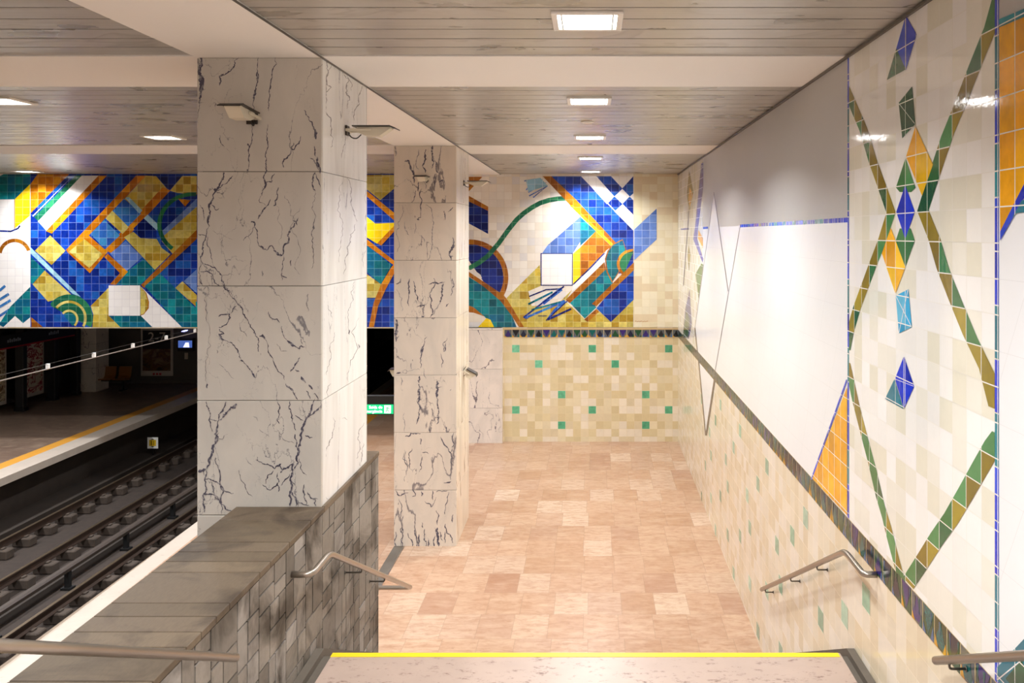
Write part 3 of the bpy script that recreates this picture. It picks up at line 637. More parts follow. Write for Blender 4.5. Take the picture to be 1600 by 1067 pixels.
# right hand panel figures
T([(1564.5,42),(1700,-16),(1700,96),(1566,362)], 'r_orange'); T([(1564.5,30),(1700,-27),(1700,-14),(1564.5,43)], 'r_teal')
T([(1566,362),(1700,96),(1700,140),(1566,376)], 'r_blue'); T([(1585,340),(1600,313),(1700,296),(1700,320),(1592,333)], 'r_teal')
T([(1561,1043),(1640,960),(1700,1000),(1700,1220),(1561,1062)], 'r_teal'); T([(1575,1060),(1600,1030),(1625,1100),(1600,1092)], 'r_dgreen')
rline((1562,1062), (1604,1028), 2, 'lit')
tag(rw.build('tile_mural'), 'right wall tile mural with olive green zigzag ribbons and blue and yellow diamonds', 'mural')

# ------------------------------------------------------------ marble pillars
def pillar(y0, y1, z0, z1, label, mats, joints, x0=XP0, x1=XP1, veins=None):
    b = MB(); e = .035
    b.box(x0+e, x1-e, y0+e, y1-e, z0, z1, 2)
    zs = sorted([z0]+[z for z in joints if z0 < z < z1]+[z1]); g_ = .0025
    for a, c in zip(zs, zs[1:]):
        b.box(x0, x1, y0, y0+e-.002, a+g_, c-g_, 0, bev=.004); b.box(x0, x1, y1-e+.002, y1, a+g_, c-g_, 0, bev=.004)
        b.box(x1-e+.002, x1+.001, y0+e, y1-e, a+g_, c-g_, 1); b.box(x0, x0+e-.002, y0+e, y1-e, a+g_, c-g_, 1)
    if veins: veins(b, x0, x1, y0, z0, z1)
    return tag(b.build('marble_pillar', [mats[0], mats[1], M['joint'], M['vein'], M['fvein']], off=((x0+x1)/2, (y0+y1)/2, z0)), label, 'pillar')
YP1, YP1b = 3.36*D, 4.04*D; YP2, YP2b = 6.70*D, 7.38*D
jz = [EYE-(py-VY)*YP1/F for py in (268, 447, 626)]; dj = jz[0]-jz[1]; J = [jz[0]-k*dj for k in range(-3, 8)]
M['marble'] = marble('veined_marble', z0=jz[0], zj=dj, amount=1.3, seed=2); M['marble_far'] = marble('veined_marble_warm', '#e2dad0', '#565060', zs=.36, seed=9, amount=1.2, zj=dj, z0=jz[0])
def vein_mat(name, c, base, k):
    m = N(name, .22, 0, .4); n = m.noise(m.pos(), 28, 4, .65); m.color(m.mix(m.math('MINIMUM', m.math('MULTIPLY', m.math('MAXIMUM', m.math('SUBTRACT', n, .5), 0.0), k), 1.0), rgb(c), rgb(base))); return m.m
M['vein'] = vein_mat('marble_vein', '#55515e', '#b0aaa8', 5); M['fvein'] = vein_mat('marble_fine_vein', '#8e8988', '#cfc9c2', 5)
def draw_veins(b, strokes, mp, rnd, lim):
    """strokes: crop, width, points; each becomes a ragged tapering strip on the slab face"""
    def frac(p, q, n, amp):
        pts = [p, q]
        for _ in range(n):
            new = [pts[0]]
            for a, c in zip(pts, pts[1:]):
                l = math.hypot(c[0]-a[0], c[1]-a[1]); d_ = rnd.gauss(0, amp)*l; new += [((a[0]+c[0])/2-(c[1]-a[1])/max(l, 1e-6)*d_, (a[1]+c[1])/2+(c[0]-a[0])/max(l, 1e-6)*d_), c]
            pts = new
        return pts
    k = 0
    for (ox, oy, sc), w_, pts, mi in strokes:
        P_ = [(ox+x/sc, oy+y/sc) for x, y in pts]; line = [P_[0]]
        for a, c in zip(P_, P_[1:]): line += frac(a, c, max(1, min(4, int(math.log2(max(2, math.hypot(c[0]-a[0], c[1]-a[1])/1.6))))), .11)[1:]
        n = len(line); k += 1; L = []; R = []
        for i, p in enumerate(line):
            a = line[max(0, i-1)]; c = line[min(n-1, i+1)]; dx, dy = c[0]-a[0], c[1]-a[1]; l = math.hypot(dx, dy) or 1
            t = i/(n-1); ww = w_/sc*.5*(.35+.65*math.sin(math.pi*min(1, max(0, t)))**.5)*rnd.uniform(.45, 1.45)
            L.append((p[0]-dy/l*ww, p[1]+dx/l*ww)); R.append((p[0]+dy/l*ww, p[1]-dx/l*ww))
            if rnd.random() < .10 and w_ > 8:      # a short side spur
                an = rnd.uniform(0, 6.28); q = (p[0]+math.cos(an)*w_/sc*1.8, p[1]+math.sin(an)*w_/sc*1.8); h_ = w_/sc*.18
                b.face([mp(*lim(p[0]-h_, p[1]), k), mp(*lim(p[0]+h_, p[1]+h_), k), mp(*lim(*q), k)], mi)
        for i in range(n-1): b.face([mp(*lim(*L[i]), k), mp(*lim(*L[i+1]), k), mp(*lim(*R[i+1]), k), mp(*lim(*R[i]), k)], mi)
V1, V2, V3, V4 = (300, 80, 5.336), (300, 260, 5.336), (300, 440, 5.336), (300, 620, 4.987)
W1, W2, W3 = (605, 225, 4.85), (605, 435, 4.85), (605, 645, 4.85)
ST1 = [(V1, 26, [(45,50),(50,150),(48,250),(55,330),(38,430)], 3), (V1, 30, [(60,200),(58,330)], 3), (V1, 5, [(35,430),(30,600)], 3),
 (V1, 11, [(375,55),(340,120),(290,170),(240,200),(210,205)], 3), (V1, 14, [(250,190),(212,210),(225,250),(212,285)], 3),
 (V1, 8, [(540,55),(535,180),(520,300),(508,400),(500,500)], 3), (V1, 14, [(535,170),(532,250)], 3), (V1, 16, [(512,320),(504,400)], 3), (V1, 9, [(500,605),(488,720),(470,800),(462,900),(455,1000)], 3), (V1, 14, [(455,770),(478,800)], 3), (V1, 15, [(450,985),(462,1000)], 3),
 (V1, 9, [(685,55),(665,150),(650,240),(635,350),(632,450),(628,500)], 3), (V1, 9, [(625,610),(618,740),(610,850),(606,990)], 3),
 (V1, 7, [(220,700),(225,760),(258,800)], 3), (V1, 12, [(905,710),(890,770),(850,820),(825,810),(845,765)], 3), (V1, 10, [(825,820),(790,890),(765,900),(762,970)], 3), (V1, 9, [(930,490),(960,540),(1000,590),(1020,650),(1030,730)], 3), (V1, 17, [(1010,640),(1035,735)], 3), (V1, 9, [(1020,790),(1035,880)], 3), (V1, 18, [(1045,880),(1055,950),(1070,1020)], 3), (V1, 9, [(985,890),(1040,950),(1060,990)], 3),
 (V2, 17, [(255,50),(235,120),(205,180),(170,230)], 3), (V2, 10, [(332,80),(280,140),(215,180)], 3), (V2, 26, [(170,190),(200,200)], 3), (V2, 16, [(172,220),(150,290),(130,350),(120,450),(112,540)], 3), (V2, 12, [(112,540),(100,600),(75,690),(60,780)], 3), (V2, 8, [(150,320),(190,365),(215,350)], 3), (V2, 7, [(50,320),(80,360),(85,450)], 3), (V2, 9, [(40,565),(75,570),(105,580)], 3),
 (V2, 10, [(60,780),(100,815),(180,840),(220,880),(245,910),(240,950),(325,1065)], 3), (V2, 6, [(120,580),(140,690),(160,780),(180,840)], 3), (V2, 9, [(60,875),(130,880),(170,920),(180,970),(225,995)], 3), (V2, 6, [(58,790),(55,900),(50,990)], 3), (V2, 8, [(50,930),(80,995)], 3), (V2, 5, [(245,905),(345,905)], 4), (V2, 4, [(165,535),(250,570),(330,610)], 4), (V2, 7, [(240,200),(260,265),(210,260)], 4),
 (V2, 14, [(605,5),(602,120),(585,200),(580,240)], 3), (V2, 8, [(610,130),(660,130),(685,60)], 3), (V2, 5, [(580,240),(560,300),(610,330)], 3), (V2, 10, [(652,275),(620,330),(570,400),(545,440)], 3), (V2, 20, [(565,400),(555,420)], 3), (V2, 11, [(720,175),(710,260),(695,320),(675,328)], 3), (V2, 12, [(485,465),(520,470),(515,500)], 3), (V2, 6, [(510,500),(480,570),(425,620)], 3), (V2, 8, [(522,490),(540,560),(545,630),(580,680)], 3), (V2, 15, [(570,660),(595,690),(625,700)], 3), (V2, 9, [(620,700),(665,660),(685,700)], 3), (V2, 17, [(680,700),(720,735),(755,742)], 3), (V2, 14, [(755,740),(775,650),(800,580),(835,510),(860,470)], 3), (V2, 9, [(840,450),(880,490)], 3), (V2, 7, [(865,470),(890,425)], 3), (V2, 6, [(765,740),(760,840),(755,950)], 3), (V2, 9, [(742,900),(795,928)], 3), (V2, 6, [(770,240),(805,300),(820,410),(855,460)], 4), (V2, 4, [(705,330),(730,400),(728,660)], 4), (V2, 8, [(830,780),(828,830)], 3), (V2, 10, [(585,870),(587,920)], 4),
 (V2, 12, [(1030,50),(1030,200)], 3), (V2, 8, [(1030,60),(1075,175)], 3), (V2, 5, [(1032,200),(1030,400),(1018,510),(1012,650),(1005,850)], 3), (V2, 16, [(1020,490),(1020,525)], 3), (V2, 5, [(905,320),(910,700),(905,900)], 4),
 (V3, 9, [(250,0),(300,80),(355,150),(400,200),(440,290),(470,330),(500,390),(530,440)], 3), (V3, 16, [(515,420),(535,450)], 3), (V3, 7, [(525,450),(560,585)], 3), (V3, 8, [(370,200),(320,265)], 3), (V3, 11, [(215,290),(250,275),(310,265),(315,300),(290,345),(220,380)], 3), (V3, 15, [(225,395),(265,435),(225,440),(245,480),(285,495)], 3), (V3, 9, [(285,490),(330,510),(380,570),(410,640)], 3), (V3, 14, [(408,650),(430,665)], 3), (V3, 9, [(430,665),(470,710),(510,770),(535,805)], 3), (V3, 16, [(505,765),(530,800)], 3),
 (V3, 22, [(565,455),(590,450),(612,480)], 3), (V3, 7, [(612,480),(650,600),(710,720),(780,820)], 3), (V3, 14, [(790,850),(830,890),(860,940)], 3), (V3, 8, [(850,920),(890,985)], 3), (V3, 9, [(640,250),(675,310),(735,342)], 3), (V3, 6, [(755,370),(765,440),(800,490)], 3), (V3, 17, [(800,490),(840,520),(890,550)], 3), (V3, 9, [(885,550),(920,535),(945,545)], 3), (V3, 6, [(918,475),(930,520)], 3), (V3, 9, [(905,540),(905,570)], 3), (V3, 11, [(908,630),(870,690),(830,750)], 3), (V3, 10, [(870,735),(905,750)], 3), (V3, 20, [(920,790),(960,845)], 3), (V3, 13, [(985,860),(1020,900)], 3), (V3, 8, [(965,910),(1000,980)], 3), (V3, 10, [(1035,930),(1065,990)], 3),
 (V3, 5, [(110,95),(105,220),(112,330)], 3), (V3, 4, [(115,330),(120,600),(122,850)], 4), (V3, 12, [(122,850),(122,890)], 3), (V3, 5, [(225,690),(280,740),(350,810)], 4), (V3, 5, [(710,520),(750,580),(800,580)], 4), (V3, 6, [(400,340),(405,405),(460,460)], 4), (V3, 8, [(205,570),(205,600)], 4), (V3, 9, [(975,100),(985,240)], 4),
 (V4, 9, [(110,35),(128,100),(130,180),(160,270)], 3), (V4, 8, [(130,180),(195,185)], 3), (V4, 10, [(265,35),(240,110),(210,180)], 3), (V4, 26, [(300,80),(350,55)], 3), (V4, 16, [(310,80),(250,140),(215,180)], 3), (V4, 19, [(210,180),(180,290),(165,380),(150,460),(115,560)], 3), (V4, 26, [(50,585),(80,575),(110,560)], 3), (V4, 12, [(110,570),(100,650),(90,760),(100,900)], 3), (V4, 9, [(185,470),(210,560),(220,660),(230,780),(235,910)], 3), (V4, 9, [(100,640),(160,650),(220,680),(300,745),(330,750)], 3), (V4, 9, [(150,660),(170,740),(190,800)], 3), (V4, 12, [(90,750),(190,770),(250,840),(315,890)], 3), (V4, 5, [(370,570),(410,670),(480,775)], 3), (V4, 5, [(190,310),(240,330),(280,290)], 4),
 (V4, 17, [(960,35),(940,110),(900,170),(870,250),(855,350),(840,450),(810,560)], 3), (V4, 12, [(1015,75),(960,130),(910,165)], 3), (V4, 7, [(880,185),(815,145)], 3), (V4, 11, [(770,35),(785,130),(790,190),(820,260)], 3), (V4, 10, [(815,290),(828,370),(838,420)], 3), (V4, 8, [(675,35),(682,110),(690,210)], 3), (V4, 11, [(505,490),(560,520),(650,560)], 3), (V4, 6, [(515,465),(520,500)], 3), (V4, 14, [(650,560),(700,520),(715,580)], 3), (V4, 14, [(700,590),(760,550),(800,520),(790,570)], 3), (V4, 8, [(645,575),(600,610),(585,680)], 3), (V4, 8, [(560,685),(600,720),(640,710),(680,670),(685,740)], 3), (V4, 7, [(680,590),(685,670)], 3), (V4, 8, [(705,690),(760,630),(775,600)], 3), (V4, 18, [(800,560),(780,650),(780,740),(778,850)], 3), (V4, 9, [(780,650),(815,690)], 3), (V4, 12, [(790,740),(825,800),(825,850)], 3), (V4, 6, [(850,480),(870,570),(910,610)], 3), (V4, 9, [(895,300),(930,320),(955,315)], 3), (V4, 9, [(890,680),(895,760),(905,840)], 3), (V4, 9, [(915,740),(945,790),(980,800),(985,850)], 3), (V4, 7, [(840,820),(900,840),(930,845)], 3), (V4, 5, [(945,790),(1000,795)], 3), (V4, 4, [(530,250),(610,310)], 4), (V4, 4, [(670,255),(720,330),(810,360)], 4), (V4, 4, [(480,150),(520,190)], 4), (V4, 5, [(430,470),(480,530)], 4), (V4, 4, [(470,370),(480,420)], 4)]
ST1S = [(V1, 9, [(1120,80),(1135,180),(1120,270),(1110,380),(1090,440)], 4), (V1, 7, [(1165,110),(1160,300),(1155,600),(1155,800)], 4), (V1, 8, [(1290,200),(1285,300),(1310,380),(1290,480)], 4), (V1, 7, [(1420,290),(1385,450),(1350,580)], 4), (V1, 6, [(1275,700),(1260,800),(1245,890)], 4), (V1, 5, [(1240,150),(1310,240),(1325,330)], 4),
 (V2, 4, [(1110,80),(1105,400)], 4), (V2, 4, [(1260,60),(1250,500),(1225,800)], 4), (V2, 7, [(1295,100),(1325,220),(1350,380),(1375,460)], 4), (V2, 6, [(1360,480),(1320,570),(1300,720),(1260,900)], 4), (V2, 4, [(1440,180),(1445,500),(1435,850)], 4),
 (V3, 4, [(1355,0),(1320,200),(1310,420)], 4), (V3, 8, [(1310,400),(1310,440)], 3), (V3, 5, [(1190,420),(1160,600),(1120,780)], 4), (V3, 5, [(1130,195),(1165,300)], 4), (V3, 8, [(1385,520),(1388,560)], 3), (V3, 4, [(1390,300),(1380,560),(1310,840)], 4), (V3, 4, [(1155,850),(1130,970)], 4),
 (V4, 6, [(1100,160),(1095,290),(1070,350),(1040,450),(1025,520)], 4), (V4, 5, [(1340,200),(1290,330),(1280,480)], 4), (V4, 5, [(1335,360),(1325,460),(1310,540)], 4), (V4, 8, [(1025,640),(1028,720),(1040,780),(1060,800)], 4), (V4, 3, [(1170,170),(1210,180)], 4)]
ST2 = [(W1, 14, [(130,150),(165,140),(180,200),(200,270),(205,310)], 3), (W1, 7, [(240,60),(243,210)], 4), (W1, 12, [(300,60),(298,130),(295,230)], 3), (W1, 13, [(350,30),(348,100),(345,200)], 3), (W1, 8, [(385,150),(385,220),(410,240)], 3), (W1, 8, [(372,240),(372,320)], 3), (W1, 10, [(405,300),(440,285),(420,315)], 3), (W1, 7, [(205,170),(210,240)], 4), (W1, 10, [(60,30),(58,110)], 4),
 (W1, 8, [(240,300),(235,370)], 3), (W1, 6, [(222,360),(205,430),(185,450)], 3), (W1, 7, [(290,300),(298,350)], 3), (W1, 7, [(268,350),(265,450),(258,560),(235,580)], 3), (W1, 16, [(228,572),(248,578)], 3), (W1, 6, [(460,400),(450,455)], 4), (W1, 7, [(295,465),(345,500),(355,560),(350,700),(318,880)], 4), (W1, 5, [(110,470),(85,640),(70,820)], 4), (W1, 5, [(215,600),(210,680)], 4), (W1, 6, [(130,590),(165,690)], 4), (W1, 7, [(445,510),(452,580)], 3), (W1, 9, [(475,520),(515,485)], 3), (W1, 16, [(512,710),(505,800),(500,880)], 3), (W1, 9, [(480,840),(515,850)], 3), (W1, 6, [(260,690),(288,745)], 4), (W1, 8, [(180,885),(195,860)], 3),
 (W2, 9, [(170,0),(168,100),(165,210)], 3), (W2, 12, [(62,40),(95,30),(100,0)], 3), (W2, 9, [(200,20),(215,70),(235,140),(245,190)], 3), (W2, 9, [(225,215),(290,205)], 3), (W2, 6, [(285,200),(280,295)], 3), (W2, 8, [(360,0),(360,70),(345,160),(330,295)], 3), (W2, 9, [(320,45),(400,40),(440,30)], 3), (W2, 14, [(440,40),(425,110),(410,180)], 3), (W2, 7, [(410,180),(370,240),(340,290)], 4), (W2, 8, [(510,0),(505,80),(498,130)], 3), (W2, 9, [(455,215),(480,190)], 3), (W2, 4, [(65,80),(110,150),(108,250)], 4), (W2, 22, [(65,310),(68,400),(62,480)], 3), (W2, 10, [(262,290),(285,290)], 3),
 (W2, 7, [(308,440),(275,520),(260,620),(256,680)], 3), (W2, 17, [(275,515),(262,570)], 3), (W2, 6, [(468,450),(440,550)], 3), (W2, 12, [(455,500),(440,555)], 3), (W2, 6, [(418,570),(425,680)], 3), (W2, 8, [(182,640),(184,690)], 4), (W2, 14, [(248,740),(245,790)], 3), (W2, 17, [(243,800),(248,870),(238,940)], 3), (W2, 9, [(245,900),(255,980),(240,1060)], 3), (W2, 26, [(387,780),(385,900)], 3), (W2, 9, [(385,900),(395,970),(400,1066)], 3), (W2, 8, [(102,750),(106,810)], 4), (W2, 9, [(65,720),(100,712)], 3), (W2, 4, [(110,700),(200,690),(250,690)], 4), (W2, 5, [(280,680),(300,760)], 4), (W2, 7, [(490,850),(500,840)], 3),
 (W3, 9, [(250,0),(235,50),(222,85)], 3), (W3, 9, [(395,0),(400,40),(385,85)], 3), (W3, 5, [(128,0),(128,140)], 4), (W3, 11, [(325,115),(328,140)], 3), (W3, 7, [(465,105),(468,150)], 3), (W3, 8, [(135,180),(170,175),(180,155),(260,158)], 3), (W3, 9, [(260,195),(258,240)], 3), (W3, 8, [(415,180),(440,230),(480,290),(510,315)], 3), (W3, 6, [(500,170),(495,300),(495,510)], 3), (W3, 9, [(440,530),(500,520)], 3), (W3, 6, [(130,280),(130,520)], 4), (W3, 6, [(140,290),(155,410)], 3), (W3, 7, [(190,270),(170,350),(168,420)], 3), (W3, 7, [(270,300),(320,310)], 3), (W3, 5, [(275,330),(265,420),(245,450)], 3), (W3, 12, [(262,595),(264,630)], 3), (W3, 8, [(60,590),(85,625),(120,615),(160,605)], 3), (W3, 8, [(190,580),(215,630),(190,635)], 3), (W3, 6, [(290,670),(340,715),(380,640)], 3), (W3, 7, [(352,590),(355,660)], 3), (W3, 5, [(380,600),(395,590),(480,590)], 3), (W3, 7, [(480,600),(470,670),(450,770)], 3), (W3, 5, [(85,650),(100,770),(110,860)], 3), (W3, 10, [(105,870),(108,910)], 3), (W3, 7, [(120,780),(120,900),(105,1020)], 3), (W3, 9, [(60,900),(65,1020)], 3), (W3, 7, [(155,910),(185,1030)], 3), (W3, 12, [(245,920),(240,1030)], 3), (W3, 8, [(215,870),(225,960),(225,1030)], 3), (W3, 8, [(290,880),(285,960),(300,1030)], 3), (W3, 9, [(320,960),(320,1030)], 3), (W3, 8, [(380,740),(390,850)], 3), (W3, 17, [(392,870),(395,960),(405,1035)], 3), (W3, 8, [(375,930),(370,1030)], 3), (W3, 8, [(410,900),(435,970)], 3), (W3, 9, [(455,840),(465,910),(490,920),(510,985)], 3), (W3, 6, [(450,900),(452,985)], 3), (W3, 9, [(515,770),(510,830)], 3), (W3, 8, [(520,150),(525,230)], 3), (W3, 7, [(270,830),(275,870)], 3)]
def lim1(x, y): return (min(501, max(309.5, x)), y)
def lim2(x, y): return (min(711, max(617.5, x)), min(y, 857))
def veins_near(b, x0, x1, y0, z0, z1):
    r = random.Random(5)
    fix = lambda px, py: 309+(px-(305+(py-88)*.006))*(502.5-309)/(505-308) if True else px
    draw_veins(b, ST1, lambda px, py, k: (min(x1-.004, max(x0+.004, (px-VX)*y0/F)), y0-.0006-k*.000012, min(z1, EYE-(py-VY)*y0/F)), r, lambda x, y: (fix(x, y), y))
    draw_veins(b, ST1S, lambda px, py, k: (x1+.0016+k*.00001, min(YP1b-.04, max(y0+.04, -x1*F/(VX-px))), EYE-(py-VY)*(-x1)/(VX-px)), r, lambda x, y: (min(572, max(509, x)), y))
def veins_mid(b, x0, x1, y0, z0, z1):
    r = random.Random(6)
    draw_veins(b, ST2, lambda px, py, k: (min(x1-.004, max(x0+.004, (px-VX)*y0/F)), y0-.0006-k*.000012, min(z1, max(z0+.01, EYE-(py-VY)*y0/F))), r, lambda x, y: (617+(x-616)*(712.5-617)/(716-616), 366+(y-366)*(1.0 if y > 366 else 1.03)))
M['marble'] = marble('veined_marble', '#cdc6bb', '#7e7a7c', z0=jz[0], zj=dj, amount=.22, seed=2, zs=.5); M['marble_side'] = marble('pale_marble_side', '#ece9e4', '#a8a4a4', zs=.22, seed=4, amount=.2, z0=jz[0], zj=dj, streak=.12)
M['marble_far'] = marble('veined_marble_warm', '#dccfbf', '#827a7a', zs=.36, seed=9, amount=.35, zj=dj, z0=jz[0])
M['marble_pier'] = marble('veined_marble_pier', '#e6dace', '#6a6068', zs=.5, seed=11, amount=.5, zj=dj, z0=jz[0])
pillar(YP1, YP1b, ZF0, ZC-.02, 'big foreground marble pillar with dark veins rising behind the stone parapet', (M['marble'], M['marble_side']), J, veins=veins_near)
pillar(YP2, YP2b, zf(YP2)-.04, ZC-.02, 'middle veined marble pillar standing free on the pink floor', (M['marble_far'], M['marble_far_side']), J, veins=veins_mid)
pillar(9.86*D, 10.6*D, zf(YB)-.03, ZM+.02, 'short marble pier under the mural at the edge of the beige wall', (M['marble_pier'], M['marble_far_side']), J, XP0, -1.03*D)

# ------------------------------------------------------------ parapet
par = thing('stone_parapet', 'dark stone parapet beside the stairs with wide capping slabs', 'parapet', (XPR, 2*D, ZF0))
off = par.location.copy()
b = MB(); XPL = -1.387*D; e = .03
b.box(XPL+.01, XPR-e, .7*D, YP1-.003, ZF0+.001, ZP-.05, 1); b.box(XP1+.004, XPR-.012, YP1-.003, YPE-.01, ZF0+.001, ZP-.05, 1)
b.box(XPL, XPR, YN, .7*D, ZF0, EYE-.25*D, 1)
def split(y0, y1, z0, z1, out):
    w_, h_ = y1-y0, z1-z0
    if (w_ <= .5 and h_ <= .5 and (random.random() < .25 or w_*h_ < .06)) or w_*h_ < .035 or (w_ < .2 and h_ < .36): out.append((y0, y1, z0, z1)); return
    if w_ > h_*1.15 or (w_ > .5 and w_ >= h_*.8): 
        t = y0+w_*random.uniform(.36, .64); split(y0, t, z0, z1, out); split(t, y1, z0, z1, out)
    else:
        t = z0+h_*random.uniform(.36, .64); split(y0, y1, z0, t, out); split(y0, y1, t, z1, out)
rects = []; split(.7*D, YPE, ZF0, ZP-.05, rects); g_ = .008
for y0, y1, z0, z1 in rects: 
    d_ = random.uniform(0, .004); b.box(XPR-e+.001 if y0 < YP1 else XPR-.011, XPR-d_, y0+g_, y1-g_, z0+g_, z1-g_, 0, random.random())
z = ZF0
while z < ZP-.06:
    z2 = min(ZP-.05, z+random.uniform(.2, .5)); b.box(XP1+.005, XPR-.002, YPE-.009, YPE, z+g_, z2-g_, 0, random.random()); z = z2
b.build('wall_body', [M['ashlar'], M['joint']], par, off)
b = MB(); caps = [.7, .86, .98, 1.14, 1.3, 1.42, 1.52, 1.66, 1.80, 1.92, 2.046, 2.215, 2.30, 2.393, 2.48, 2.705, 2.795, 2.88, 2.97, 3.196, 3.3588]
for a, c in zip(caps, caps[1:]): b.box(XPL-.012, XPR+.006, a*D+.004, c*D-.004, ZP-.05, ZP, 0, random.random(), bev=.004)
b.box(XPR-.14, XPR+.006, YP1b+.004, YPE+.004, ZP-.05, ZP, 0, .4, bev=.004); b.box(XP1+.003, XPR+.006, YP1-.002, YP1b+.002, ZP-.05, ZP, 0, .6)
b.box(XPL+.02, XPR-.02, .7*D, YP1-.01, ZP-.05, ZP-.01, 1)
b.build('capping', [M['cap'], M['joint']], par, off)

# ------------------------------------------------------------ stairs
st = thing('staircase', 'speckled stone stair landing edged with a thin yellow line', 'stairs', (0, YL, ZF0)); off = st.location.copy()
TX0, TX1 = -.982*D, .94*D
b = MB(); b.box(TX0, TX1, 1.88*D, YL, ZL-.25, ZL, 0, bev=.004); n = 12; rz = (ZL-ZF0)/n; ty = (YS-YL)/n
for i in range(n-1): b.box(TX0, TX1, YL+i*ty+.001, YL+(i+1)*ty, ZF0, ZL-(i+1)*rz, 0)
b.box(TX0, TX1, .6*D, YL, ZF0-.2, ZL-.26, 0)
n2 = 12; zt = EYE-.696*D; r2 = (zt-ZL)/n2; t2 = (1.88*D-.1*D)/n2
for i in range(n2): b.box(TX0, TX1, .1*D, 1.88*D-i*t2-.001, ZL+i*r2, ZL+(i+1)*r2, 0)
b.box(TX0, TX1, YN, .1*D, ZL, zt, 0)
b.build('steps', M['landing'], st, off)
b = MB(); b.box(TX0, TX1-.02, YL-.075, YL-.004, ZL, ZL+.003); b.build('nosing_strip', M['nosing'], st, off)
for x0, x1, xa, xb in ((TX1+.001, XR-.008, XR-.075, XR-.009), (XPR+.001, TX0-.001, XPR+.002, XPR+.075)):
    b = MB(); b.box(x0, x1, 1.88*D, YL, ZL-.25, ZL-.03); b.box(xa, xb, 1.88*D, YL+.02, ZL-.03, ZL+.03, 0)
    b.prism([(YL, ZL-.03), (YS, ZF0-.03), (YS, ZF0-.2), (YL, ZF0-.2)], x0, x1)
    b.prism([(YL+.02, ZL+.03), (YS+.02, ZF0+.03), (YS+.02, ZF0-.1), (YL+.02, ZF0-.1)], xa, xb)
    b.build('gutter', M['gutter'], st, off)

# ------------------------------------------------------------ handrails
def handrail(label, pts, brk, wall_x, group='steel stair handrails'):
    o = thing('handrail', label, 'handrail', pts[0], group); b = MB(); b.tube(fillet(pts, .11, 7), .026, 18); b.build('rail_tube', M['steel'], o, pts[0])
    s = 1 if wall_x > 0 else -1
    for (y, zr, xr) in brk:
        b = MB(); b.tube(fillet([(xr, y, zr-.02), (xr, y, zr-.055), (wall_x, y, zr-.055)], .025, 5), .008, 10)
        b.tube([(wall_x-s*.006, y, zr-.055), (wall_x, y, zr-.055)], .018, 16); b.build('bracket', M['steel_dark'], o, pts[0])
    return o
xr, xl = .95*D, -.98*D; zb = EYE-1.19*D
WR = XR-.012; WL = XPR
def rz_(y, y0, z0, s=.505): return z0-(y-y0)*s
ye = 4.80*D
handrail('steel handrail on the right tiled wall, bent at its top end into the wall', [(WR, 3.0*D, zb), (xr, 3.0*D, zb), (xr, 3.22*D, zb), (xr, ye, rz_(ye, 3.22*D, zb))], [(y*D, rz_(y*D, 3.22*D, zb), xr) for y in (3.62, 4.1, 4.7)], WR)
ye = 4.66*D; ze = rz_(ye, 3.2*D, zb, .50)
handrail('steel handrail on the ashlar parapet face, ending in a return beyond its corner', [(WL, 3.0*D, zb), (xl, 3.0*D, zb), (xl, 3.2*D, zb), (xl, ye, ze), (-1.2*D, ye, ze), (-1.2*D, ye-.12, ze)], [(y*D, rz_(y*D, 3.2*D, zb, .50), xl) for y in (3.65, 4.05)], WL)
y1, z1 = 2.37*D, EYE-1.178*D
handrail('nearest steel handrail at the lower right corner, ending above the landing', [(xr, .4*D, z1+(y1-.4*D)*.52), (xr, y1, z1)], [(2.28*D, z1+.09*D*.52, xr), (1.2*D, z1+(y1-1.2*D)*.52, xr)], WR)
y1, z1 = 2.36*D, EYE-1.165*D
handrail('nearest steel handrail at the lower left, crossing in front of the parapet top', [(xl, .4*D, z1+(y1-.4*D)*.515), (xl, y1, z1)], [(1.15*D, z1+(y1-1.15*D)*.515, xl), (.7*D, z1+(y1-.7*D)*.515, xl)], WL)

# ------------------------------------------------------------ ceiling lights
def lamp_data(name, e, col):
    l = bpy.data.lights.new(name, 'AREA'); l.shape = 'SQUARE'; l.size = .36; l.energy = e; l.color = col; l.spread = LAMP_SPREAD; return l
LD = {'n': lamp_data('lamp_near_wall', LAMP_W*.5, (.95, .975, 1.0)), 'm': lamp_data('lamp_near_mural', LAMP_LEFT_W*.6, (.92, .95, 1.0)), 'c': lamp_data('lamp_neutral', LAMP_W, (.95, .975, 1.0)), 'w': lamp_data('lamp_warm', LAMP_W, (1, .945, .88)), 'r': lamp_data('lamp_hall', LAMP_REAR_W, (.95, .975, 1.0)), 'f': lamp_data('lamp_far', LAMP_LEFT_W*1.6, (.95, .96, 1.0)), 'b': lamp_data('lamp_cool', LAMP_LEFT_W, (.90, .94, 1.0))}
hs = .115*D
def make_light():
    t = thing('ceiling_light', 'x', 'ceiling light', (0, 0, 0)); b = MB(); f = .045
    for x0, x1, y0, y1 in ((-hs, hs, -hs, -hs+f), (-hs, hs, hs-f, hs), (-hs, -hs+f, -hs+f, hs-f), (hs-f, hs, -hs+f, hs-f)): b.box(x0, x1, y0, y1, -.022, 0, bev=.004)
    b.build('frame', M['lampwhite'], t)
    b = MB(); b.box(-hs+f, hs-f, -hs+f, hs-f, -.006, -.001); b.build('diffuser', M['diff'], t)
    b = MB()
    for i in range(2): b = MB(); b.box(-hs+.09, hs-.09, -.07+i*.1, -.04+i*.1, -.0085, -.0065); b.build('tube', M['tube'], t)
    for i in (-1, 1): b = MB(); b.box(i*(hs-.075)-.006, i*(hs-.075)+.006, -hs+f, hs-f, -.018, -.007); b.build('louvre', M['louvre'], t)
    return t
lt = make_light(); first = True
order = ['nearest', 'second', 'third', 'fourth', 'farthest']
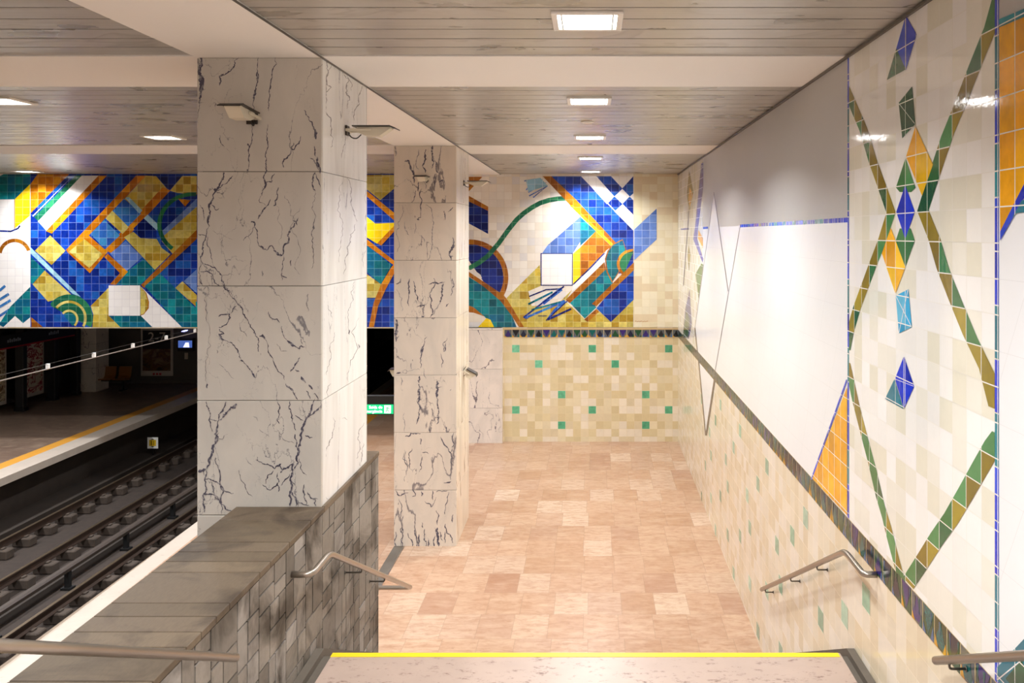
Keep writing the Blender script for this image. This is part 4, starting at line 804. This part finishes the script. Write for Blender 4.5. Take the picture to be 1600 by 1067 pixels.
def place(x, y, label, kind, group):
    global first
    if first: t = lt; t.location = (x, y, ZC-.001); t['label'] = label; first = False
    else: t = copy_thing(lt, (x, y, ZC-.001), label)
    t['group'] = group
    lo = bpy.data.objects.new('lamp', LD[kind]); C.objects.link(lo); lo.parent = t; lo.location = (0, 0, -.024)
    return t
LY = [2.8, 4.48, 6.16, 7.84, 9.52]
cl = ['large square lit ceiling light nearest the camera above the stairs', 'second square ceiling light from the camera, just behind the first painted beam',
      'third ceiling light from the camera, just before the second painted beam', 'fourth ceiling light from the camera, just behind the second painted beam', 'farthest ceiling light of the central row, close to the back mural']
for i, y in enumerate(LY): place(-.015*D, y*D, cl[i], 'w' if i == 2 else ('n' if i == 4 else 'c'), 'square lights of the central ceiling row')
for y in (1.12, -.56): place(-.015*D, y*D, 'square ceiling light behind the viewpoint in the stair ceiling', 'r', 'square lights behind the viewpoint')
ll = {4.48: 'lit ceiling light over the tracks cut off by the left photo edge', 6.16: 'lit ceiling light over the platform just left of the big pillar'}
for y in [1.12, 2.8]+LY[1:]: place(-3.08*D, y*D, ll.get(y, 'square ceiling light above the platform edge, hidden or outside the view'), 'm' if y > 9 else 'b', 'square lights above the platform edge')
for y in [1.12, 2.8]+LY[1:]: place(-6.27*D, y*D, 'small lit ceiling light just above the left part of the mural' if y == 9.52 else 'square ceiling light above the opposite platform, outside the view', 'm' if y > 9 else 'f', 'square lights above the opposite platform')
b = MB(); b.tube([(0, 0, -.012), (0, 0, 0)], .09, 24); b.tube([(0, 0, -.02), (0, 0, -.012)], .05, 20)
o = b.build('ceiling_speaker', M['plaster'], off=(0, 0, 0)); o.location = (-.03*D, 5.34*D, ZC); tag(o, 'small round fitting in the slatted ceiling between two lights', 'ceiling fitting')

# ------------------------------------------------------------ floodlights on the pillars
def make_flood():     # mounted at origin, pointing to local -y, wall plane is y=0
    t = thing('floodlight', 'x', 'floodlight')
    b = MB(); b.box(-.05, .05, -.02, 0, -.05, .05, bev=.004); b.build('wall_plate', M['visor'], t)
    b = MB(); b.box(-.085, -.07, -.26, -.015, -.012, .012, bev=.002); b.box(.07, .085, -.26, -.015, -.012, .012, bev=.002); b.box(-.085, .085, -.03, -.015, -.012, .012)
    b.build('bracket', M['cream_metal'], t)
    b = MB(); b.prism([(-.12, .03), (-.12, -.02), (-.2, -.055), (-.34, -.06), (-.45, .015), (-.45, .03)], -.066, .066); b.build('housing', M['cream_metal'], t)
    b = MB(); b.box(-.1, .1, -.45, -.08, .031, .043, bev=.003); b.prism([(-.448, .034), (-.448, .044), (-.51, .018), (-.51, .008)], -.1, .1); b.build('visor', M['visor'], t)
    b = MB(); b.tube(fillet([(.02, -.01, .02), (.03, -.03, -.06), (.04, -.09, -.08), (.03, -.14, -.035)], .03, 5), .006, 8); b.build('cable', M['cable'], t)
    return t
fl0 = make_flood(); zfl = EYE+.447*D; zf2 = EYE-.0*D
def place_flood(o, x, y, z, rz, label, tilt=0):
    o.location = (x, y, z); o.rotation_euler = (tilt, 0, rz); o['label'] = label; o['group'] = 'floodlights fixed to the pillars'; return o
place_flood(fl0, -1.33*D, YP1, zfl+.01, 0, 'cream floodlight with dark visor on the front of the big pillar', math.radians(-4))
place_flood(copy_thing(fl0, (0, 0, 0)), XP1, 3.70*D, zfl, math.pi/2, 'cream floodlight sticking out from the right side of the big pillar')
zq = EYE-(279-VY)*6.5*D/F
place_flood(copy_thing(fl0, (0, 0, 0)), -1.3*D, YP2, zq+.02, 0, 'small floodlight high on the front of the middle pillar')
place_flood(copy_thing(fl0, (0, 0, 0)), XP1, 7.08*D, EYE-(286-VY)*7.08*D/F, math.pi/2, 'floodlight high on the right side of the middle pillar')
zq = EYE-(578-VY)*7.08*D/F
r_ = place_flood(copy_thing(fl0, (0, 0, 0)), XP1, 7.08*D, zq, math.pi/2, 'grey floodlight low on the right side of the middle pillar, tilted down'); r_.scale = (1, .55, 1.6); r_.rotation_euler = (.5, 0, math.pi/2)
r_ = place_flood(copy_thing(fl0, (0, 0, 0)), XP0, 7.0*D, zq, -math.pi/2, 'floodlight low on the left side of the middle pillar, mostly hidden'); r_.scale = (1, .5, 1.4)

# ------------------------------------------------------------ exit sign
ex = thing('exit_sign', 'lit green emergency exit sign beside the middle pillar', 'sign', (-1.75*D, 6.95*D, EYE-1.46*D)); ey = 6.9*D
x0, x1 = -2.08*D, -1.612*D; zt_, zm_, zl_ = EYE-1.30*D, EYE-1.37*D, EYE-1.445*D; eo = tuple(ex.location)
b = MB(); b.box(x0, XP0-.001, ey, ey+.12, zm_+.012, zt_, bev=.006); b.box(x0, x1+.05, ey+.01, ey+.12, zl_-.02, zm_+.012, bev=.006); b.build('housing', M['black'], ex, eo)
b = MB(); b.box(x0+.02, x1+.03, ey+.002, ey+.01, zl_, zm_); b.build('sign_face', emit('exit_green', '#0a9c60', .9), ex, eo)
we = emit('exit_white', '#ffffff', 1.1)
b = MB(); sx0, sx1 = x1-.135, x1-.015; b.box(sx0, sx1, ey-.002, ey+.002, zl_+.015, zm_-.015); b.build('pictogram_panel', we, ex, eo)
b = MB(); ge = emit('exit_green_mark', '#0a9c60', .5); cx = (sx0+sx1)/2; cz = (zl_+zm_)/2
b.tube([(cx+.01, ey-.003, cz+.05), (cx+.01, ey-.004, cz+.05)], .011, 12)
for a, c in (((cx+.005, cz+.035), (cx-.012, cz-.005)), ((cx-.012, cz-.005), (cx+.018, cz-.02)), ((cx+.018, cz-.02), (cx+.012, cz-.05)), ((cx-.012, cz-.005), (cx-.03, cz-.045)), ((cx+.003, cz+.03), (cx+.03, cz+.008)), ((cx, cz+.03), (cx-.03, cz+.018))):
    b.tube([(a[0], ey-.004, a[1]), (c[0], ey-.004, c[1])], .009, 6)
b.box(sx1-.03, sx1-.022, ey-.004, ey-.002, zl_+.02, zm_-.03)
b.build('running_figure', ge, ex, eo)
text('lettering', 'Saída de', .075, we, ex, (sx0-.16-eo[0], ey-.001-eo[1], cz+.036-eo[2])); text('lettering', 'emergência', .075, we, ex, (sx0-.21-eo[0], ey-.001-eo[1], cz-.04-eo[2]))

# ------------------------------------------------------------ floor strip between pillar and parapet
b = MB(); 
b.face([(-1.545*D, 4.3*D, ZF0+.004), (-1.47*D, 4.3*D, ZF0+.004), (-1.47*D, YS, ZF0+.004), (-1.545*D, YS, ZF0+.004)]); b.face([(-1.545*D, YS, ZF0+.004), (-1.47*D, YS, ZF0+.004), (-1.47*D, YP2-.002, zf(YP2)+.004), (-1.545*D, YP2-.002, zf(YP2)+.004)])
b.face([(-1.47*D, 4.3*D, ZF0+.006), (-1.462*D, 4.3*D, ZF0+.006), (-1.462*D, YS, ZF0+.006), (-1.47*D, YS, ZF0+.006)], 1); b.face([(-1.47*D, YS, ZF0+.006), (-1.462*D, YS, ZF0+.006), (-1.462*D, YP2-.002, zf(YP2)+.006), (-1.47*D, YP2-.002, zf(YP2)+.006)], 1)
tag(b.build('floor_channel', [M['gutter'], M['steel']]), 'dark metal strip in the floor running from the middle pillar', 'floor strip')

# ------------------------------------------------------------ tracks
def rail(x, label):
    o = thing('rail', label, 'rail', (x, 0, ZR-.15), 'running rails of the two tracks'); lo = (x, 0, ZR-.15)
    pr = [(-.07, 0), (.07, 0), (.07, .012), (.012, .03), (.012, .11), (.034, .12), (.034, .146), (-.034, .146), (-.034, .12), (-.012, .11), (-.012, .03), (-.07, .012)]
    b = MB(); b.prism_y([(x+a, ZR-.15+c) for a, c in pr], YN, 24*D); b.build('rail_body', M['railweb'], o, lo)
    b = MB(); b.box(x-.03, x+.03, YN, 24*D, ZR-.004, ZR); b.build('running_surface', M['railhead'], o, lo); return o
xs = [(-3.5*D, 'rail of the near track closest to the platform, below its edge'), (-4.13*D, 'second rail of the near track, beside the row of sleeper blocks'), (-4.84*D, 'bright rail of the far track on its near side'), (-5.46*D, 'farthest rail, close to the opposite platform')]
for x, l in xs: rail(x, l)
b = MB(); x = -4.40*D; lo = (x, 0, ZT)
pw = thing('power_rail', 'raised covered power rail between the two tracks', 'power rail', lo)
b.prism_y([(x-.06, ZR+.02), (x+.06, ZR+.02), (x+.075, ZR+.09), (x+.04, ZR+.12), (x-.04, ZR+.12), (x-.075, ZR+.09)], YN, 24*D); b.build('cover', M['third'], pw, lo)
for k in range(14):
    y = (3.6+k*.9)*D; b = MB(); b.box(x-.05, x+.05, y-.05, y+.05, ZT+.0, ZR+.019, bev=.01); b.box(x-.1, x+.1, y-.08, y+.08, ZT, ZT+.05); b.build('insulator_post', M['black'], pw, lo)
b = MB(); b.bbox(-.20, .20, -.13, .13, 0, ZR-.151-ZT, 0, .5, .02); b.bbox(-.19, -.135, -.06, .06, ZR-.151-ZT, ZR-.12-ZT, 0, .5, .008); b.bbox(.016, .075, -.06, .06, ZR-.151-ZT, ZR-.12-ZT, 0, .5, .008)
sb = b.build('sleeper_block', M['block']); firstb = True
for (x, l) in xs[1:]:
    nm = {-4.13: 'concrete sleeper block in the row nearest the platform edge', -4.84: 'concrete sleeper block in the middle row under the bright rail', -5.46: 'concrete sleeper block in the row beside the opposite platform'}[round(x/D, 2)]
    for k in range(32):
        o = sb if firstb else sb.copy()
        if not firstb: C.objects.link(o)
        firstb = False; o.location = (x+.06, (4.0+k*.324)*D, ZT); tag(o, nm, 'sleeper block', nm.replace('concrete sleeper block', 'sleeper blocks'))
# small sign in the track
sg = thing('track_sign', 'small white framed yellow plate with black arrows below the opposite platform edge', 'sign', (-5.83*D, 11.4*D, ZT)); so = tuple(sg.location)
y = 11.4*D; xc = (238.5-VX)*y/F; zc = EYE-(692-VY)*y/F; h = .17
b = MB(); b.box(xc-h*.95, xc+h*.95, y, y+.02, zc-h, zc+h); b.build('plate', plain('sign_white', '#f0efe8', .4), sg, so)
b = MB(); b.box(xc-h*.62, xc+h*.62, y-.003, y, zc-h*.55, zc+h*.55); b.build('yellow_field', plain('sign_yellow', '#e0b820', .4), sg, so)
b = MB(); 
for s in (-1, 1): b.face([(xc-h*.35, y-.004, zc+s*h*.58), (xc+h*.35, y-.004, zc+s*h*.58), (xc, y-.004, zc+s*h*.78)])
b.box(xc-h*.25, xc-h*.15, y-.005, y-.003, zc-h*.4, zc+h*.4); b.box(xc+h*.15, xc+h*.25, y-.005, y-.003, zc-h*.4, zc+h*.4)
b.build('arrow_marks', M['black'], sg, so)
b = MB(); b.box(xc-.02, xc+.02, y+.02, y+.05, ZT, zc+h*.5); b.build('post', M['black'], sg, so)
# overhead line with clips above the tracks
xo = -4.6*D; zo = EYE-1.122*D; oc = thing('suspended_cable', 'thin suspended cable with small white clips crossing above the dark tracks', 'cable', (xo, 10*D, zo))
lo = tuple(oc.location)
b = MB(); b.tube([(xo, YN, zo-.04), (xo, 23.9*D, zo-.04)], .012, 8); b.build('cable_run', plain('grey_conduit', '#8a7e74', .4), oc, lo)
b = MB(); b.tube([(xo, YN, zo+.06), (xo, 23.9*D, zo+.06)], .005, 6); b.build('support_wire', M['visor'], oc, lo)
cw = plain('white_clip', '#f4f0ea', .4)
for k in range(10):
    y = F*(.001176+.000109*(k-3))*4.6*D; b = MB(); b.box(xo-.03, xo+.03, y-.03, y+.03, zo-.035, zo+.065, bev=.006); b.build('clip', cw, oc, lo)

# ------------------------------------------------------------ opposite platform furniture
for (px, dd, l) in ((33, 11.8, 'black post on the opposite platform nearest the left photo edge'), (82, 12.57, 'black post on the opposite platform between two posters'), (117, 13.0, 'black post beside the grey marble pillar of the opposite platform')):
    y = dd*D; x = (px-VX)*y/F; b = MB(); b.box(x-.13, x+.13, y-.1, y+.1, ZO, ZM+.02, bev=.01); b.box(x-.16, x+.16, y-.13, y+.13, ZO, ZO+.1, bev=.01)
    tag(b.build('steel_post', M['black'], off=(x, y, ZO)), l, 'post', 'black posts on the opposite platform')
y = 13.2*D; x0 = (126-VX)*y/F; x1 = (150-VX)*y/F
b = MB(); e=.03
for k in range(4): b.box(x0, x1, y, y+.8, ZO+k*.85+.003, min(ZM+.02, ZO+(k+1)*.85-.003), 0, bev=.004)
b.box(x0+.01, x1-.01, y+.01, y+.79, ZO, ZM+.02, 1)
tag(b.build('marble_pillar', [M['marble'], M['joint']], off=(x0, y, ZO)), 'distant grey marble pillar on the opposite platform', 'pillar')
# wall posters on the left wall (behind the posts)
def wall_poster(y0, y1, z0, z1, cols, label):
    o = thing('poster', label, 'poster', (-8.0*D, (y0+y1)/2, z0), None); lo = tuple(o.location); X = -8.02*D
    b = MB(); b.box(X-.12, X, y0, y1, z0, z1, bev=.01); b.build('poster_frame', M['posterwhite'], o, lo)
    m = N('poster_print', .3); n = m.noise(m.vmath('MULTIPLY', m.pos(), (1, 1.2, 2)), 2.4, 4, .6, 1.0)
    m.color(m.ramp(n, [(.3, rgb(cols[0])), (.48, rgb(cols[1])), (.56, rgb(cols[2])), (.7, rgb(cols[3]))], 'CONSTANT'))
    b = MB(); b.box(X, X+.006, y0+.08, y1-.08, z0+.12, z1-.08); b.build('print', m.m, o, lo)
    for ya in (y0+.4, y1-.5): b = MB(); b.box(XW, X-.12, ya, ya+.1, z0-.05, z1); b.build('mounting', M['black'], o, lo)
wall_poster(12.05*D, 12.55*D, ZO+.25, ZO+2.35, ['#c8b8a8', '#8c2030', '#d0c0b0', '#701828'], 'red and white poster panel between two black posts')
wall_poster(10.9*D, 11.75*D, ZO+.25, ZO+2.35, ['#8c7c60', '#c0b498', '#6c4c30', '#c89c30'], 'beige and ochre poster panel at the left photo edge')
# station sign band
sn = thing('station_sign', 'long dark hanging sign band with a red lower line, left edge of the photo', 'sign', (-7.85*D, 11.4*D, EYE-1.5*D)); lo = tuple(sn.location); X = -7.60*D
zc = EYE-1.403*D
b = MB(); b.box(X-.06, X, 10.4*D, 12.6*D, zc-.16, zc+.22, bev=.01); b.build('board', M['black'], sn, lo)
b = MB(); b.box(X-.062, X+.002, 10.4*D, 12.6*D, zc-.2, zc-.161); b.build('red_line', M['red'], sn, lo)
b = MB()
for y0, n in ((11.15*D, 7), (12.0*D, 6)):
    for i in range(n): b.box(X, X+.004, y0+i*.09, y0+i*.09+.05, zc-.02, zc+.06+.03*(i % 2))
b.build('lettering', plain('sign_grey_print', '#8890a0', .4), sn, lo)
for y in (10.8*D, 12.3*D): b = MB(); b.box(X-.04, X-.02, y, y+.02, zc+.22, ZM+.02); b.build('hanger', M['black'], sn, lo)
# end wall: framed poster 2-7, monitor, wall lamp
ye = 14*D; kx = ye/F
def EX(px): return (px-VX)*kx
def EZ(py): return EYE-(py-VY)*kx
pn = thing('poster', 'framed dark poster reading 2-7 on the end wall of the opposite platform', 'poster', (EX(246), ye, EZ(588))); lo = tuple(pn.location)
b = MB(); b.box(EX(221), EX(271), ye-.05, ye, EZ(587), EZ(511), bev=.008); b.build('poster_frame', M['posterwhite'], pn, lo)
m = N('poster_night_print', .35); n = m.noise(m.vmath('MULTIPLY', m.pos(), (1, 1, 1.6)), 2.1, 4, .6, .8); zz = m.xyz()[2]
low = m.math('GREATER_THAN', EZ(545), zz)
m.color(m.mix(low, rgb('#141014'), m.ramp(n, [(.3, rgb('#2a1012')), (.47, rgb('#6e4a22')), (.53, rgb('#4a1418')), (.62, rgb('#7c6448'))])))
b = MB(); b.box(EX(224), EX(267.5), ye-.055, ye-.05, EZ(579), EZ(516)); b.build('print', m.m, pn, lo)
pt = plain('poster_lettering', '#cfc6bc', .4); text('lettering', '2-7', .5, pt, pn, (EX(246)-lo[0], ye-.058-lo[1], EZ(527)-lo[2]))
b = MB()
for i in range(3): b.box(EX(240+i*5), EX(243+i*5), ye-.056, ye-.05, EZ(585.5), EZ(582.5))
b.build('red_marks', M['red'], pn, lo)
mn = thing('monitor', 'small lit blue and white screen beside the framed poster', 'monitor', (EX(292), ye, EZ(552))); lo = tuple(mn.location)
b = MB(); b.box(EX(281), EX(305), ye-.2, ye, EZ(548), EZ(528), bev=.01); b.build('screen_housing', M['darkwall'], mn, lo)
b = MB(); b.box(EX(282.5), EX(304), ye-.205, ye-.2, EZ(542), EZ(531)); b.build('screen', emit('screen_blue', '#4a66b0', .45), mn, lo)
b = MB(); b.face([(EX(290), ye-.207, EZ(541.5)), (EX(300), ye-.207, EZ(541.5)), (EX(299), ye-.207, EZ(534)), (EX(294), ye-.207, EZ(534))]); b.build('screen_picture', emit('screen_white', '#c8c8f0', .8), mn, lo)
wl = thing('wall_lamp', 'small oval bluish lamp glowing above the monitor', 'lamp', (EX(293), ye, EZ(516))); lo = tuple(wl.location)
b = MB(); n = 20; b.prism_y([(EX(293)+.11*math.cos(2*math.pi*i/n), EZ(516)+.03*math.sin(2*math.pi*i/n)+.02*math.cos(2*math.pi*i/n)) for i in range(n)], ye-.25, ye-.18); b.build('glow_panel', emit('cool_lamp', '#b0b4ff', 1.6), wl, lo)
b = MB(); b.box(EX(293)-.02, EX(293)+.02, ye-.18, ye, EZ(516)-.015, EZ(516)+.015); b.build('arm', M['visor'], wl, lo)
b = MB(); b.box(EX(289), EX(294), ye-.04, ye, EZ(561), EZ(551), bev=.005); tag(b.build('wall_box', M['coping'], off=(EX(291), ye, EZ(560))), 'tiny pale box on the end wall below the monitor', 'wall box')
# bench seat: two orange shell seats
y = 13.35*D; xb = (166-VX)*y/F
bn = thing('platform_bench', 'orange shell seats on a dark frame beside the distant pillar', 'bench', (xb, y, ZO)); lo = tuple(bn.location)
orange = plain('orange_seat_shell', '#84501c', .35)
for i in (-1, 0, 1):
    cx_ = xb+i*.55; pr = [(y-.22, ZO+.40), (y-.24, ZO+.44), (y+.12, ZO+.41), (y+.2, ZO+.5), (y+.26, ZO+.82), (y+.29, ZO+.82), (y+.23, ZO+.46), (y+.14, ZO+.37)]
    b = MB(); b.prism(pr, cx_-.22, cx_+.22); b.build('seat', orange, bn, lo)
b = MB(); b.box(xb-.85, xb+.85, y-.03, y+.03, ZO+.33, ZO+.38)
for i in (-.6, .6): b.box(xb+i-.03, xb+i+.03, y-.03, y+.03, ZO+.03, ZO+.33); b.box(xb+i-.04, xb+i+.04, y-.22, y+.22, ZO, ZO+.03)
b.build('frame', M['black'], bn, lo)
